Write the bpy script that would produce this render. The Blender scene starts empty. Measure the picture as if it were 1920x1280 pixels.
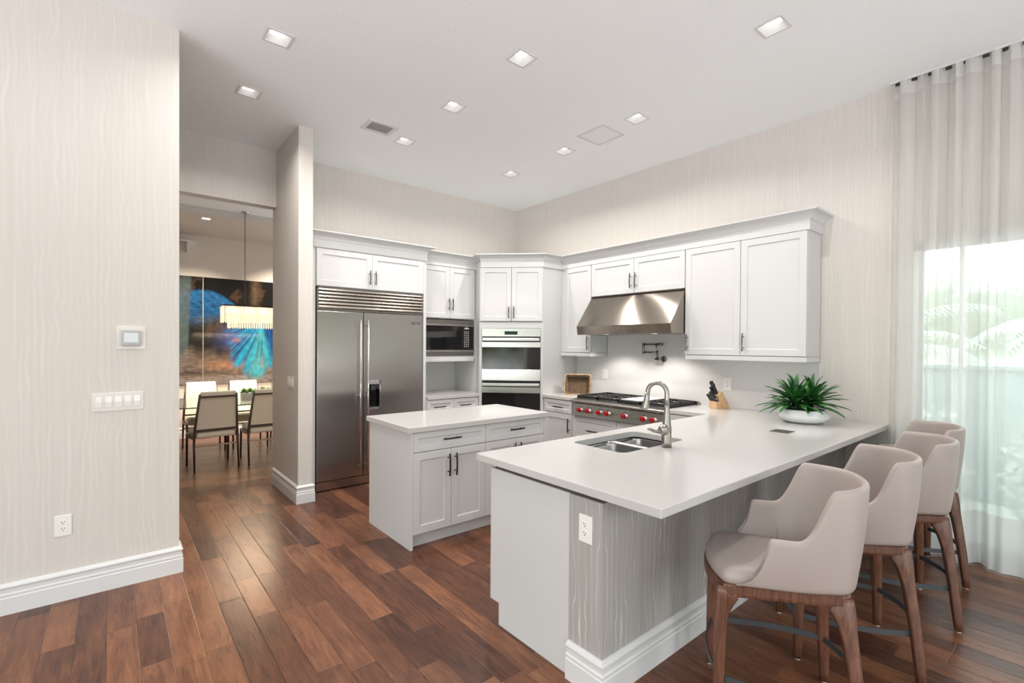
import bpy, bmesh, math, random
from math import sin, cos, pi, radians, sqrt, atan2
from mathutils import Vector, Matrix, noise

SC = bpy.context.scene
COL = SC.collection
random.seed(7)

# ---------------------------------------------------------------- camera
FPX, YAW, Y0, CAM_H, ROLL, PITCH = 901.338, 0.8777, 655.69, 1.5269, -0.0063, -0.009
fw = Vector((cos(YAW), sin(YAW), 0)); rt = Vector((sin(YAW), -cos(YAW), 0)); up = Vector((0, 0, 1))
f2 = fw * cos(PITCH) + up * sin(PITCH)
u2 = -fw * sin(PITCH) + up * cos(PITCH)
r3 = rt * cos(ROLL) - u2 * sin(ROLL)
u3 = rt * sin(ROLL) + u2 * cos(ROLL)
cam_data = bpy.data.cameras.new('camera')
cam = bpy.data.objects.new('camera', cam_data)
COL.objects.link(cam)
cam_data.sensor_fit = 'HORIZONTAL'
cam_data.sensor_width = 36.0
cam_data.lens = FPX / 1920 * 36.0
cam_data.shift_y = (Y0 - 640) / 1920
cam_data.clip_start = 0.02
m = Matrix.Identity(4)
for i in range(3):
    m[i][0] = r3[i]; m[i][1] = u3[i]; m[i][2] = -f2[i]
m.translation = Vector((0, 0, CAM_H))
cam.matrix_world = m
SC.camera = cam

# ---------------------------------------------------------------- view, render options
SC.view_settings.view_transform = 'Standard'
SC.view_settings.look = 'None'
SC.view_settings.gamma = 1
SC.view_settings.use_curve_mapping = False
SC.view_settings.exposure = -0.02
SC.cycles.use_denoising = True
SC.cycles.max_bounces = 9
SC.cycles.diffuse_bounces = 5
SC.cycles.glossy_bounces = 4
SC.cycles.transmission_bounces = 5
SC.cycles.transparent_max_bounces = 10
SC.cycles.sample_clamp_indirect = 6
SC.cycles.caustics_reflective = False
SC.cycles.caustics_refractive = False

# ---------------------------------------------------------------- world: bright sky above, garden greens towards the horizon
world = bpy.data.worlds.new('world'); SC.world = world
world.use_nodes = True
wn = world.node_tree.nodes; wl = world.node_tree.links
wn.clear()
wo = wn.new('ShaderNodeOutputWorld'); bg = wn.new('ShaderNodeBackground')
tc = wn.new('ShaderNodeTexCoord'); sep = wn.new('ShaderNodeSeparateXYZ')
ramp = wn.new('ShaderNodeValToRGB'); mp = wn.new('ShaderNodeMapRange')
wl.new(tc.outputs['Generated'], sep.inputs[0])
mp.inputs['From Min'].default_value = -0.25; mp.inputs['From Max'].default_value = 0.6
wl.new(sep.outputs['Z'], mp.inputs['Value'])
nz = wn.new('ShaderNodeTexNoise'); nz.inputs['Scale'].default_value = 14
nz.inputs['Detail'].default_value = 4
wl.new(tc.outputs['Generated'], nz.inputs['Vector'])
ad = wn.new('ShaderNodeMath'); ad.operation = 'MULTIPLY_ADD'
ad.inputs[1].default_value = 0.16
sb = wn.new('ShaderNodeMath'); sb.operation = 'SUBTRACT'; sb.inputs[1].default_value = 0.08
wl.new(nz.outputs['Fac'], ad.inputs[0]); wl.new(mp.outputs['Result'], ad.inputs[2])
wl.new(ad.outputs[0], sb.inputs[0]); wl.new(sb.outputs[0], ramp.inputs['Fac'])
cr = ramp.color_ramp
cr.elements[0].position = 0.0; cr.elements[0].color = (0.61, 0.625, 0.635, 1)  # pale ground glow below the horizon, added to light the ceiling
cr.elements[1].position = 1.0; cr.elements[1].color = (0.70, 0.74, 0.77, 1)
for pos, c in ((0.22, (0.61, 0.625, 0.63, 1)), (0.26, (0.30, 0.32, 0.28, 1)), (0.30, (0.06, 0.085, 0.045, 1)), (0.40, (0.10, 0.13, 0.085, 1)), (0.46, (0.50, 0.53, 0.52, 1)), (0.50, (0.68, 0.715, 0.735, 1))):
    e = cr.elements.new(pos); e.color = c
wl.new(ramp.outputs['Color'], bg.inputs['Color'])
bg.inputs['Strength'].default_value = 9.0
wl.new(bg.outputs[0], wo.inputs['Surface'])

# ---------------------------------------------------------------- window portals (they only guide sampling of the sky through the openings)
def portal(loc, rot, sx, sy):
    ld = bpy.data.lights.new('window_portal', 'AREA'); ld.shape = 'RECTANGLE'
    ld.size = sx; ld.size_y = sy; ld.energy = 1
    ld.cycles.is_portal = True
    o = bpy.data.objects.new('window_portal', ld); COL.objects.link(o)
    o.location = loc; o.rotation_euler = rot
    return o
XDIN = 4.95; REAR_Y = -3.0; LEFT_X = -3.5
portal((-2.0, REAR_Y - .02, 1.35), (radians(90), 0, radians(180)), 2.6, 2.7)
portal((1.0, REAR_Y - .02, 1.35), (radians(90), 0, radians(180)), 2.6, 2.7)
portal((3.3, REAR_Y - .02, 1.35), (radians(90), 0, radians(180)), 1.6, 2.7)
portal((LEFT_X - .02, 0.2, 1.35), (radians(90), 0, radians(90)), 4.6, 2.7)
portal((XDIN, 7.15, 1.3), (radians(90), 0, radians(-90)), 1.7, 2.6)  # for the added opening in the dining room
portal((5.0, -0.35, 1.2), (radians(90), 0, radians(-90)), 2.5, 2.3)

# ---------------------------------------------------------------- materials
MATS = {}
def pbsdf(name, col, rough=.5, metal=0.0, spec=None, emis=None, estr=0, trans=0, ior=None, coat=0, sheen=0, aniso=0):
    if name in MATS: return MATS[name]
    mt = bpy.data.materials.new(name); mt.use_nodes = True
    b = mt.node_tree.nodes['Principled BSDF']
    b.inputs['Base Color'].default_value = (*col, 1)
    b.inputs['Roughness'].default_value = rough
    b.inputs['Metallic'].default_value = metal
    if spec is not None: b.inputs['Specular IOR Level'].default_value = spec
    if emis: b.inputs['Emission Color'].default_value = (*emis, 1); b.inputs['Emission Strength'].default_value = estr
    if trans: b.inputs['Transmission Weight'].default_value = trans
    if ior: b.inputs['IOR'].default_value = ior
    if coat: b.inputs['Coat Weight'].default_value = coat
    if sheen: b.inputs['Sheen Weight'].default_value = sheen
    if aniso: b.inputs['Anisotropic'].default_value = aniso
    MATS[name] = mt
    return mt
def nodes_of(mt): return mt.node_tree.nodes, mt.node_tree.links, mt.node_tree.nodes['Principled BSDF']
def math_n(n, l, op, a, b=None, c=None):
    x = n.new('ShaderNodeMath'); x.operation = op
    for i, v in enumerate((a, b, c)):
        if v is None: continue
        if isinstance(v, (int, float)): x.inputs[i].default_value = v
        else: l.new(v, x.inputs[i])
    return x.outputs[0]
def noise_n(n, l, vec, scale, detail=3, rough=.5, dist=0):
    x = n.new('ShaderNodeTexNoise'); x.inputs['Scale'].default_value = scale
    x.inputs['Detail'].default_value = detail; x.inputs['Roughness'].default_value = rough
    x.inputs['Distortion'].default_value = dist
    if vec is not None: l.new(vec, x.inputs['Vector'])
    return x.outputs['Fac']
def comb(n, l, x, y, z):
    c = n.new('ShaderNodeCombineXYZ')
    for i, v in enumerate((x, y, z)):
        if isinstance(v, (int, float)): c.inputs[i].default_value = v
        else: l.new(v, c.inputs[i])
    return c.outputs[0]
def mixc(n, l, fac, a, b):
    x = n.new('ShaderNodeMix'); x.data_type = 'RGBA'
    if isinstance(fac, (int, float)): x.inputs[0].default_value = fac
    else: l.new(fac, x.inputs[0])
    for k, v in ((6, a), (7, b)):
        if isinstance(v, tuple): x.inputs[k].default_value = (*v, 1)
        else: l.new(v, x.inputs[k])
    return x.outputs[2]
def rampn(n, l, fac, stops):
    r = n.new('ShaderNodeValToRGB'); l.new(fac, r.inputs[0])
    e = r.color_ramp.elements
    e[0].position, e[0].color = stops[0][0], (*stops[0][1], 1)
    e[1].position, e[1].color = stops[-1][0], (*stops[-1][1], 1)
    for p, c in stops[1:-1]:
        q = e.new(p); q.color = (*c, 1)
    return r.outputs[0]
def bump(n, l, b, h, strength=.2, dist=.01):
    x = n.new('ShaderNodeBump'); x.inputs['Strength'].default_value = strength; x.inputs['Distance'].default_value = dist
    l.new(h, x.inputs['Height']); l.new(x.outputs[0], b.inputs['Normal'])
def objco(n, l):
    t = n.new('ShaderNodeTexCoord'); s = n.new('ShaderNodeSeparateXYZ'); l.new(t.outputs['Object'], s.inputs[0])
    return t.outputs['Object'], s.outputs[0], s.outputs[1], s.outputs[2]

WHITE = pbsdf('white_lacquer', (.61, .612, .61), .36)
TRIMW = pbsdf('white_trim_paint', (.68, .682, .68), .42)
PLASTIC = pbsdf('white_plastic', (.84, .83, .81), .35)
DARKM = pbsdf('dark_bronze', (.035, .03, .03), .32, .8)
NICKEL = pbsdf('dark_nickel', (.16, .15, .15), .22, 1)
BLACK = pbsdf('black_iron', (.015, .015, .016), .45)
BLACKG = pbsdf('black_glass', (.006, .006, .007), .04, 0, spec=.6)
RED = pbsdf('red_knob', (.36, .002, .006), .3)
CHROME = pbsdf('chrome', (.72, .71, .70), .12, 1)
GAP = pbsdf('dark_gap', (.02, .018, .016), .8)
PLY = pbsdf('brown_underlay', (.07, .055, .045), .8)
GREYMET = pbsdf('grey_iron_bar', (.10, .11, .12), .45, .7)
GLIDE = pbsdf('white_glide', (.8, .8, .78), .4)
DKWOOD = pbsdf('espresso_wood', (.045, .024, .018), .35)
CREAM = pbsdf('cream_upholstery', (.70, .65, .54), .85, sheen=.3)
CERAM = pbsdf('white_ceramic', (.78, .80, .80), .08, coat=.5)
SOIL = pbsdf('dark_soil', (.03, .02, .012), .9)
DL_E = 15.0
LENS = pbsdf('lamp_lens', (1, 1, 1), .5, emis=(1, .96, .9), estr=5)
CEILW = None

def steel(name, base=(.60, .585, .565), rough=.27, axis=None, rot=0.0, aniso=.75, var=.1, sc=(3, 3, 3)):
    mt = pbsdf(name, base, rough, 1)
    n, l, b = nodes_of(mt)
    co, x, y, z = objco(n, l)
    mpn = n.new('ShaderNodeMapping'); mpn.inputs['Scale'].default_value = sc
    l.new(co, mpn.inputs['Vector'])
    f = noise_n(n, l, mpn.outputs[0], 1, 3, .6)
    l.new(math_n(n, l, 'MULTIPLY_ADD', f, var, rough - var / 2), b.inputs['Roughness'])
    if axis:
        tg = n.new('ShaderNodeTangent'); tg.direction_type = 'RADIAL'; tg.axis = axis
        l.new(tg.outputs[0], b.inputs['Tangent'])
        b.inputs['Anisotropic'].default_value = aniso; b.inputs['Anisotropic Rotation'].default_value = rot
    return mt
STEELH = steel('brushed_steel_horizontal', (.43, .415, .395), .28, sc=(2, 2, 300))
STEELV = steel('brushed_steel_vertical', (.58, .57, .56), .24, sc=(60, 60, 1))
SINKM = steel('satin_sink_steel', (.31, .305, .30), .27)
BNICK = steel('brushed_nickel', (.36, .335, .31), .28)
FRIDGEM = steel('fridge_steel', (.42, .39, .375), .25, 'Z', 0.0, .85, .06, (2, 2, 200))
GRILLEM = steel('grille_steel', (.26, .235, .21), .28)
HOODM = steel('hood_steel', (.35, .31, .27), .19, 'Z', 0.25, .8, .05, (2, 2, 2))

def make_wallpaper(name, base, light, dark, amt, freq, thin):
    mt = pbsdf(name, base, .5)
    n, l, b = nodes_of(mt)
    co, x, y, z = objco(n, l)
    s = math_n(n, l, 'ADD', x, y)
    wv = noise_n(n, l, comb(n, l, math_n(n, l, 'MULTIPLY', s, 5), 0, math_n(n, l, 'MULTIPLY', z, 2.4)), 1.0, 2.5, .5)
    wl2 = noise_n(n, l, comb(n, l, math_n(n, l, 'MULTIPLY', s, 30), 4, math_n(n, l, 'MULTIPLY', z, 3.5)), 1.0, 1)
    u = math_n(n, l, 'ADD', math_n(n, l, 'MULTIPLY', s, freq), math_n(n, l, 'ADD', math_n(n, l, 'MULTIPLY', wv, 3.4), math_n(n, l, 'MULTIPLY', wl2, .9)))
    rid = math_n(n, l, 'ABSOLUTE', math_n(n, l, 'SUBTRACT', math_n(n, l, 'FRACT', u), .5))
    line = math_n(n, l, 'SUBTRACT', 1, math_n(n, l, 'MINIMUM', math_n(n, l, 'MULTIPLY', rid, thin), 1))
    cid = math_n(n, l, 'FLOOR', u)
    fade = noise_n(n, l, comb(n, l, math_n(n, l, 'MULTIPLY', cid, 3.71), 7, math_n(n, l, 'MULTIPLY', z, 1.8)), 1, 2)
    fade = math_n(n, l, 'MINIMUM', math_n(n, l, 'MAXIMUM', math_n(n, l, 'MULTIPLY_ADD', fade, 3.6, -1.45), 0), 1)
    line = math_n(n, l, 'MULTIPLY', line, fade)
    band = noise_n(n, l, comb(n, l, math_n(n, l, 'MULTIPLY', s, 62), 3, math_n(n, l, 'MULTIPLY', z, .6)), 1, 2)
    c = rampn(n, l, band, [(.3, dark), (.7, base)])
    c = mixc(n, l, math_n(n, l, 'MULTIPLY', line, amt), c, light)
    l.new(c, b.inputs['Base Color'])
    l.new(math_n(n, l, 'MULTIPLY_ADD', line, -.2, .5), b.inputs['Roughness'])
    bump(n, l, b, line, .15, .001)
    return mt
WALLP = make_wallpaper('pearl_vein_wallpaper', (.67, .635, .595), (.75, .73, .695), (.64, .605, .56), .6, 34, 4)
WALLP_SHADE = make_wallpaper('shaded_vein_wallpaper', (.42, .405, .385), (.90, .89, .87), (.36, .345, .325), .9, 30, 14)  # same paper, shade of the near face put into its darker colour
WALLD = pbsdf('beige_dining_paint', (.66, .60, .53), .6)

def make_ceiling():
    mt = pbsdf('stippled_ceiling_paint', (.91, .935, .95), .75)
    n, l, b = nodes_of(mt)
    co, x, y, z = objco(n, l)
    f = noise_n(n, l, co, 45, 3, .6)
    bump(n, l, b, f, .3, .006)
    return mt
CEILW = make_ceiling()

def make_floor(name, along_y=True):
    mt = pbsdf(name, (.2, .1, .06), .28)
    n, l, b = nodes_of(mt)
    co, x, y, z = objco(n, l)
    a, c = (x, y) if along_y else (y, x)
    W = .1255
    u = math_n(n, l, 'DIVIDE', math_n(n, l, 'ADD', a, 40 * W - .351), W)
    row = math_n(n, l, 'FLOOR', u); fu = math_n(n, l, 'FRACT', u)
    wn1 = n.new('ShaderNodeTexWhiteNoise'); wn1.noise_dimensions = '1D'; l.new(row, wn1.inputs['W'])
    ro = wn1.outputs['Value']
    v = math_n(n, l, 'ADD', math_n(n, l, 'DIVIDE', c, .85), math_n(n, l, 'MULTIPLY', ro, 17.3))
    # uneven board lengths
    v2 = math_n(n, l, 'ADD', v, math_n(n, l, 'MULTIPLY', math_n(n, l, 'SINE', math_n(n, l, 'MULTIPLY', v, 2.3)), .3))
    cell = math_n(n, l, 'FLOOR', v2); fv = math_n(n, l, 'FRACT', v2)
    wn2 = n.new('ShaderNodeTexWhiteNoise'); wn2.noise_dimensions = '2D'
    l.new(comb(n, l, row, cell, 0), wn2.inputs['Vector'])
    rnd = wn2.outputs['Value']
    gv = comb(n, l, math_n(n, l, 'MULTIPLY', a, 30), math_n(n, l, 'MULTIPLY', c, 3.2), math_n(n, l, 'MULTIPLY', rnd, 40))
    g = noise_n(n, l, gv, 1, 5, .62, 1.2)
    gv2 = comb(n, l, math_n(n, l, 'MULTIPLY', a, 170), math_n(n, l, 'MULTIPLY', c, 7), math_n(n, l, 'MULTIPLY', rnd, 9))
    g2 = noise_n(n, l, gv2, 1, 3, .6, .5)
    blot = noise_n(n, l, comb(n, l, math_n(n, l, 'MULTIPLY', a, 9), math_n(n, l, 'MULTIPLY', c, 4), math_n(n, l, 'MULTIPLY', rnd, 23)), 1, 3)
    f = math_n(n, l, 'ADD', math_n(n, l, 'MULTIPLY_ADD', rnd, .27, .07), math_n(n, l, 'MULTIPLY', g, .55))
    f = math_n(n, l, 'ADD', f, math_n(n, l, 'MULTIPLY', blot, .22))
    f = math_n(n, l, 'ADD', f, math_n(n, l, 'MULTIPLY', g2, .12))
    col = rampn(n, l, f, [(.38, (.028, .011, .008)), (.52, (.075, .029, .017)), (.66, (.135, .053, .028)), (.82, (.235, .098, .048)), (1.0, (.36, .17, .088))])
    # bevelled seams
    e1 = math_n(n, l, 'MINIMUM', fu, math_n(n, l, 'SUBTRACT', 1, fu))
    e1 = math_n(n, l, 'MULTIPLY', e1, W)
    e2 = math_n(n, l, 'MINIMUM', fv, math_n(n, l, 'SUBTRACT', 1, fv))
    e2 = math_n(n, l, 'MULTIPLY', e2, .8)
    e = math_n(n, l, 'MINIMUM', e1, e2)
    seam = math_n(n, l, 'MINIMUM', math_n(n, l, 'DIVIDE', e, .0028), 1)
    tight = math_n(n, l, 'MINIMUM', math_n(n, l, 'DIVIDE', e, .0016), 1)
    col = mixc(n, l, tight, (.02, .01, .006), col)
    l.new(col, b.inputs['Base Color'])
    hh = math_n(n, l, 'ADD', math_n(n, l, 'MULTIPLY', seam, 1.0), math_n(n, l, 'MULTIPLY', g, .5))
    bump(n, l, b, hh, .35, .002)
    l.new(math_n(n, l, 'MULTIPLY_ADD', g2, .18, .21), b.inputs['Roughness'])
    b.inputs['Specular IOR Level'].default_value = .34
    return mt
FLOORY = make_floor('hickory_planks_along_kitchen', True)
FLOORX = make_floor('hickory_planks_across_dining', False)

def make_quartz():
    mt = pbsdf('white_quartz', (.54, .53, .518), .13)
    n, l, b = nodes_of(mt)
    co, x, y, z = objco(n, l)
    f = noise_n(n, l, co, 260, 2, .5)
    l.new(rampn(n, l, f, [(.35, (.53, .518, .504)), (.6, (.56, .548, .535))]), b.inputs['Base Color'])
    return mt
QUARTZ = make_quartz()
SPLASH = pbsdf('white_backsplash_slab', (.68, .675, .667), .22)

def make_wood(name, cols, sx=(14, 90, 90), rough=.4):
    mt = pbsdf(name, cols[1], rough)
    n, l, b = nodes_of(mt)
    co, x, y, z = objco(n, l)
    mpn = n.new('ShaderNodeMapping'); mpn.inputs['Scale'].default_value = sx
    l.new(co, mpn.inputs['Vector'])
    f = noise_n(n, l, mpn.outputs[0], 1, 4, .6, .6)
    l.new(rampn(n, l, f, [(.3, cols[0]), (.5, cols[1]), (.72, cols[2])]), b.inputs['Base Color'])
    bump(n, l, b, f, .15, .001)
    return mt
WALNUT = make_wood('walnut_stool_wood', ((.065, .027, .017), (.125, .052, .031), (.20, .088, .052)), (70, 70, 9), .38)
BLOCKW = make_wood('light_block_wood', ((.48, .29, .15), (.62, .40, .22), (.72, .50, .30)), (90, 90, 12), .5)
TABLEW = make_wood('pale_oak', ((.40, .30, .20), (.5, .38, .27), (.58, .46, .33)), (30, 30, 8), .5)

def make_leather():
    mt = pbsdf('taupe_leather', (.375, .32, .295), .42)
    n, l, b = nodes_of(mt)
    co, x, y, z = objco(n, l)
    f = noise_n(n, l, co, 260, 3, .6)
    bump(n, l, b, f, .12, .001)
    return mt
LEATHER = make_leather()

def make_wicker():
    mt = pbsdf('woven_seagrass', (.30, .19, .11), .8)
    n, l, b = nodes_of(mt)
    co, x, y, z = objco(n, l)
    w1 = n.new('ShaderNodeTexWave'); w1.inputs['Scale'].default_value = 32; w1.inputs['Distortion'].default_value = 4; w1.bands_direction = 'X'
    w2 = n.new('ShaderNodeTexWave'); w2.inputs['Scale'].default_value = 40; w2.inputs['Distortion'].default_value = 4; w2.bands_direction = 'Z'
    l.new(co, w1.inputs['Vector']); l.new(co, w2.inputs['Vector'])
    f = math_n(n, l, 'MULTIPLY', w1.outputs['Fac'], w2.outputs['Fac'])
    f2_ = math_n(n, l, 'ADD', math_n(n, l, 'MULTIPLY', f, .6), math_n(n, l, 'MULTIPLY', noise_n(n, l, co, 60, 3), .5))
    l.new(rampn(n, l, f2_, [(.25, (.05, .028, .015)), (.5, (.18, .11, .06)), (.85, (.42, .29, .18))]), b.inputs['Base Color'])
    bump(n, l, b, f2_, .8, .004)
    return mt
WICKER = make_wicker()

def make_leaf():
    mt = pbsdf('dark_green_leaf', (.03, .13, .025), .35)
    n, l, b = nodes_of(mt)
    co, x, y, z = objco(n, l)
    f = noise_n(n, l, co, 9, 3)
    l.new(rampn(n, l, f, [(.35, (.010, .045, .012)), (.5, (.022, .12, .024)), (.68, (.07, .25, .05))]), b.inputs['Base Color'])
    return mt
LEAF = make_leaf()
GARDENLEAF = pbsdf('garden_leaf', (.42, .47, .41), .6)

def make_sheer(name, tcol, transp):
    mt = bpy.data.materials.new(name); mt.use_nodes = True
    n, l = mt.node_tree.nodes, mt.node_tree.links
    n.clear()
    out = n.new('ShaderNodeOutputMaterial')
    df = n.new('ShaderNodeBsdfDiffuse'); df.inputs['Color'].default_value = (*tcol, 1)
    tr = n.new('ShaderNodeBsdfTranslucent'); tr.inputs['Color'].default_value = (*tcol, 1)
    tp = n.new('ShaderNodeBsdfTransparent'); tp.inputs['Color'].default_value = (.97, 1, .98, 1)
    m1 = n.new('ShaderNodeMixShader'); m1.inputs[0].default_value = .5
    l.new(df.outputs[0], m1.inputs[1]); l.new(tr.outputs[0], m1.inputs[2])
    lw = n.new('ShaderNodeLayerWeight'); lw.inputs['Blend'].default_value = .5
    fac = math_n(n, l, 'MULTIPLY', math_n(n, l, 'SUBTRACT', 1, lw.outputs['Facing']), transp)
    m2 = n.new('ShaderNodeMixShader')
    l.new(fac, m2.inputs[0]); l.new(m1.outputs[0], m2.inputs[1]); l.new(tp.outputs[0], m2.inputs[2])
    l.new(m2.outputs[0], out.inputs['Surface'])
    MATS[name] = mt
    return mt
SHEER = make_sheer('sheer_voile', (.84, .83, .81), .36)
HEM = make_sheer('double_voile_hem', (.82, .81, .79), .06)
def make_glass():
    mt = bpy.data.materials.new('window_glass'); mt.use_nodes = True
    n, l = mt.node_tree.nodes, mt.node_tree.links
    n.clear()
    out = n.new('ShaderNodeOutputMaterial')
    tp = n.new('ShaderNodeBsdfTransparent'); tp.inputs['Color'].default_value = (.93, .97, .96, 1)
    gl = n.new('ShaderNodeBsdfGlossy'); gl.inputs['Roughness'].default_value = .02
    fr = n.new('ShaderNodeFresnel'); fr.inputs['IOR'].default_value = 1.45
    mx = n.new('ShaderNodeMixShader'); l.new(fr.outputs[0], mx.inputs[0]); l.new(tp.outputs[0], mx.inputs[1]); l.new(gl.outputs[0], mx.inputs[2])
    l.new(mx.outputs[0], out.inputs['Surface'])
    return mt
GLASS = make_glass()
GLASSG = pbsdf('green_table_glass', (.75, .9, .86), .02, trans=1, ior=1.45)
CRYSTAL = pbsdf('crystal', (1, .97, .93), .03, trans=.85, ior=1.5, emis=(1, .80, .55), estr=.25)  # faint warm emission stands in for lamplight sparkling in the crystals

# ---------------------------------------------------------------- mesh builder
class MB:
    def __init__(s):
        s.bm = bmesh.new(); s.mats = []
    def mi(s, mat):
        if mat is None: return 0
        if mat not in s.mats: s.mats.append(mat)
        return s.mats.index(mat)
    def faces(s, pts, fs, mat=None, smooth=False):
        vs = [s.bm.verts.new(p) for p in pts]; k = s.mi(mat)
        for f in fs:
            try:
                fc = s.bm.faces.new([vs[i] for i in f]); fc.material_index = k; fc.smooth = smooth
            except ValueError: pass
        return vs
    def box(s, a, b, mat=None):
        x0, x1 = sorted((a[0], b[0])); y0, y1 = sorted((a[1], b[1])); z0, z1 = sorted((a[2], b[2]))
        p = [(x0, y0, z0), (x1, y0, z0), (x1, y1, z0), (x0, y1, z0), (x0, y0, z1), (x1, y0, z1), (x1, y1, z1), (x0, y1, z1)]
        s.faces(p, [(0, 3, 2, 1), (4, 5, 6, 7), (0, 1, 5, 4), (1, 2, 6, 5), (2, 3, 7, 6), (3, 0, 4, 7)], mat)
        return s
    def loft(s, rings, mat=None, cap=True, closed=True, smooth=True, loop=False):
        k = s.mi(mat); R = [[s.bm.verts.new(p) for p in r] for r in rings]; m_ = len(rings[0])
        n_ = len(R)
        for i in range(n_ if loop else n_ - 1):
            A, B = R[i], R[(i + 1) % n_]
            for j in range(m_ if closed else m_ - 1):
                q = [A[j], A[(j + 1) % m_], B[(j + 1) % m_], B[j]]
                try:
                    f = s.bm.faces.new(q); f.material_index = k; f.smooth = smooth
                except ValueError: pass
        if cap and closed and not loop:
            for r in (R[0][::-1], R[-1]):
                try:
                    f = s.bm.faces.new(r); f.material_index = k
                except ValueError: pass
        return s
    def tube(s, path, rad, seg=10, mat=None, cap=True, loop=False):
        P = [Vector(p) for p in path]; n_ = len(P); rings = []
        prev = None
        for i in range(n_):
            if loop: t = P[(i + 1) % n_] - P[i - 1]
            else: t = P[min(i + 1, n_ - 1)] - P[max(i - 1, 0)]
            t.normalize()
            if prev is None:
                a = Vector((0, 0, 1)) if abs(t.z) < .9 else Vector((1, 0, 0))
                prev = t.cross(a).normalized()
            prev = (prev - t * prev.dot(t)).normalized()
            b_ = t.cross(prev)
            r = rad[i] if isinstance(rad, (list, tuple)) else rad
            rings.append([P[i] + (prev * cos(2 * pi * j / seg) + b_ * sin(2 * pi * j / seg)) * r for j in range(seg)])
        return s.loft(rings, mat, cap, True, True, loop)
    def lathe(s, prof, c=(0, 0, 0), seg=32, mat=None, axis='z', sq=(1, 1)):
        rings = []
        for r, h in prof:
            ring = []
            for j in range(seg):
                a = 2 * pi * j / seg; x, y = r * cos(a) * sq[0], r * sin(a) * sq[1]
                if axis == 'z': p = (c[0] + x, c[1] + y, c[2] + h)
                elif axis == 'y': p = (c[0] + x, c[1] + h, c[2] - y)
                else: p = (c[0] + h, c[1] + x, c[2] + y)
                ring.append(p)
            rings.append(ring)
        return s.loft(rings, mat)
    def prism(s, poly, z0, z1, mat=None, smooth=False):
        n_ = len(poly)
        pts = [(x, y, z0) for x, y in poly] + [(x, y, z1) for x, y in poly]
        fs = [tuple(range(n_))[::-1], tuple(range(n_, 2 * n_))] + [(i, (i + 1) % n_, n_ + (i + 1) % n_, n_ + i) for i in range(n_)]
        s.faces(pts, fs, mat, smooth); return s
    def prism_axis(s, poly, a0, a1, axis, mat=None):
        # poly is in the two other axes; extruded along axis
        f = {'x': lambda p, a: (a, p[0], p[1]), 'y': lambda p, a: (p[0], a, p[1])}[axis]
        n_ = len(poly)
        pts = [f(p, a0) for p in poly] + [f(p, a1) for p in poly]
        fs = [tuple(range(n_))[::-1], tuple(range(n_, 2 * n_))] + [(i, (i + 1) % n_, n_ + (i + 1) % n_, n_ + i) for i in range(n_)]
        s.faces(pts, fs, mat); return s
    def slab(s, outer, holes, z0, z1, mat=None):
        """polygon with holes, extruded"""
        k = s.mi(mat); b = bmesh.new(); edges = []
        for lp in [outer] + holes:
            vs = [b.verts.new((x, y, z1)) for x, y in lp]
            for i in range(len(vs)): edges.append(b.edges.new((vs[i], vs[(i + 1) % len(vs)])))
        bmesh.ops.triangle_fill(b, use_beauty=True, use_dissolve=False, edges=edges)
        b.verts.index_update()
        co = [v.co.copy() for v in b.verts]; fs = [[v.index for v in f.verts] for f in b.faces]
        be = [[v.index for v in e.verts] for e in b.edges if len(e.link_faces) == 1]
        b.free()
        n_ = len(co)
        pts = [tuple(c) for c in co] + [(c.x, c.y, z0) for c in co]
        F = [tuple(f) for f in fs] + [tuple(i + n_ for i in f[::-1]) for f in fs] + [(a, b_, b_ + n_, a + n_) for a, b_ in be]
        s.faces(pts, F, mat)
        bmesh.ops.recalc_face_normals(s.bm, faces=s.bm.faces)
        return s
    def xf(s, M):
        bmesh.ops.transform(s.bm, matrix=M, verts=s.bm.verts); return s
    def build(s, name, mat=None, parent=None, world=False, bevel=0, seg=2, recalc=True, subd=0, smooth_all=False):
        bm = s.bm
        if recalc: bmesh.ops.recalc_face_normals(bm, faces=bm.faces)
        if parent is not None and world:
            bmesh.ops.transform(bm, matrix=PM[parent.name].inverted(), verts=bm.verts)
        me = bpy.data.meshes.new(name)
        bm.to_mesh(me); bm.free()
        if smooth_all:
            for p in me.polygons: p.use_smooth = True
        for mt in (s.mats or [mat]): me.materials.append(mt)
        o = bpy.data.objects.new(name, me); COL.objects.link(o)
        if parent is not None: o.parent = parent
        if subd:
            md = o.modifiers.new('subdivision', 'SUBSURF'); md.levels = subd; md.render_levels = subd
        if bevel:
            md = o.modifiers.new('bevel', 'BEVEL'); md.width = bevel; md.segments = seg
            md.limit_method = 'ANGLE'; md.angle_limit = radians(40); md.harden_normals = False
        PM[o.name] = (PM[parent.name] if parent is not None else Matrix.Identity(4))
        return o
PM = {}
def tag(o, label, cat, group=None, kind=None):
    if label: o['label'] = label
    if cat: o['category'] = cat
    if group: o['group'] = group
    if kind: o['kind'] = kind
    return o
def thing(name, label, cat, loc=(0, 0, 0), rz=0, group=None):
    o = bpy.data.objects.new(name, None); COL.objects.link(o)
    o.empty_display_size = .1
    o.location = loc; o.rotation_euler = (0, 0, rz)
    PM[o.name] = Matrix.Translation(Vector(loc)) @ Matrix.Rotation(rz, 4, 'Z')
    return tag(o, label, cat, group)
def struct(o):
    o['kind'] = 'structure'; return o
def copy_tree(o, loc, rz, label=None, group=None):
    c = o.copy(); COL.objects.link(c); c.location = loc; c.rotation_euler = (0, 0, rz)
    if label: c['label'] = label
    if group: c['group'] = group
    for ch in list(o.children):
        k = ch.copy(); COL.objects.link(k); k.parent = c
        for g in ch.children:
            q = g.copy(); COL.objects.link(q); q.parent = k
    return c
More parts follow.
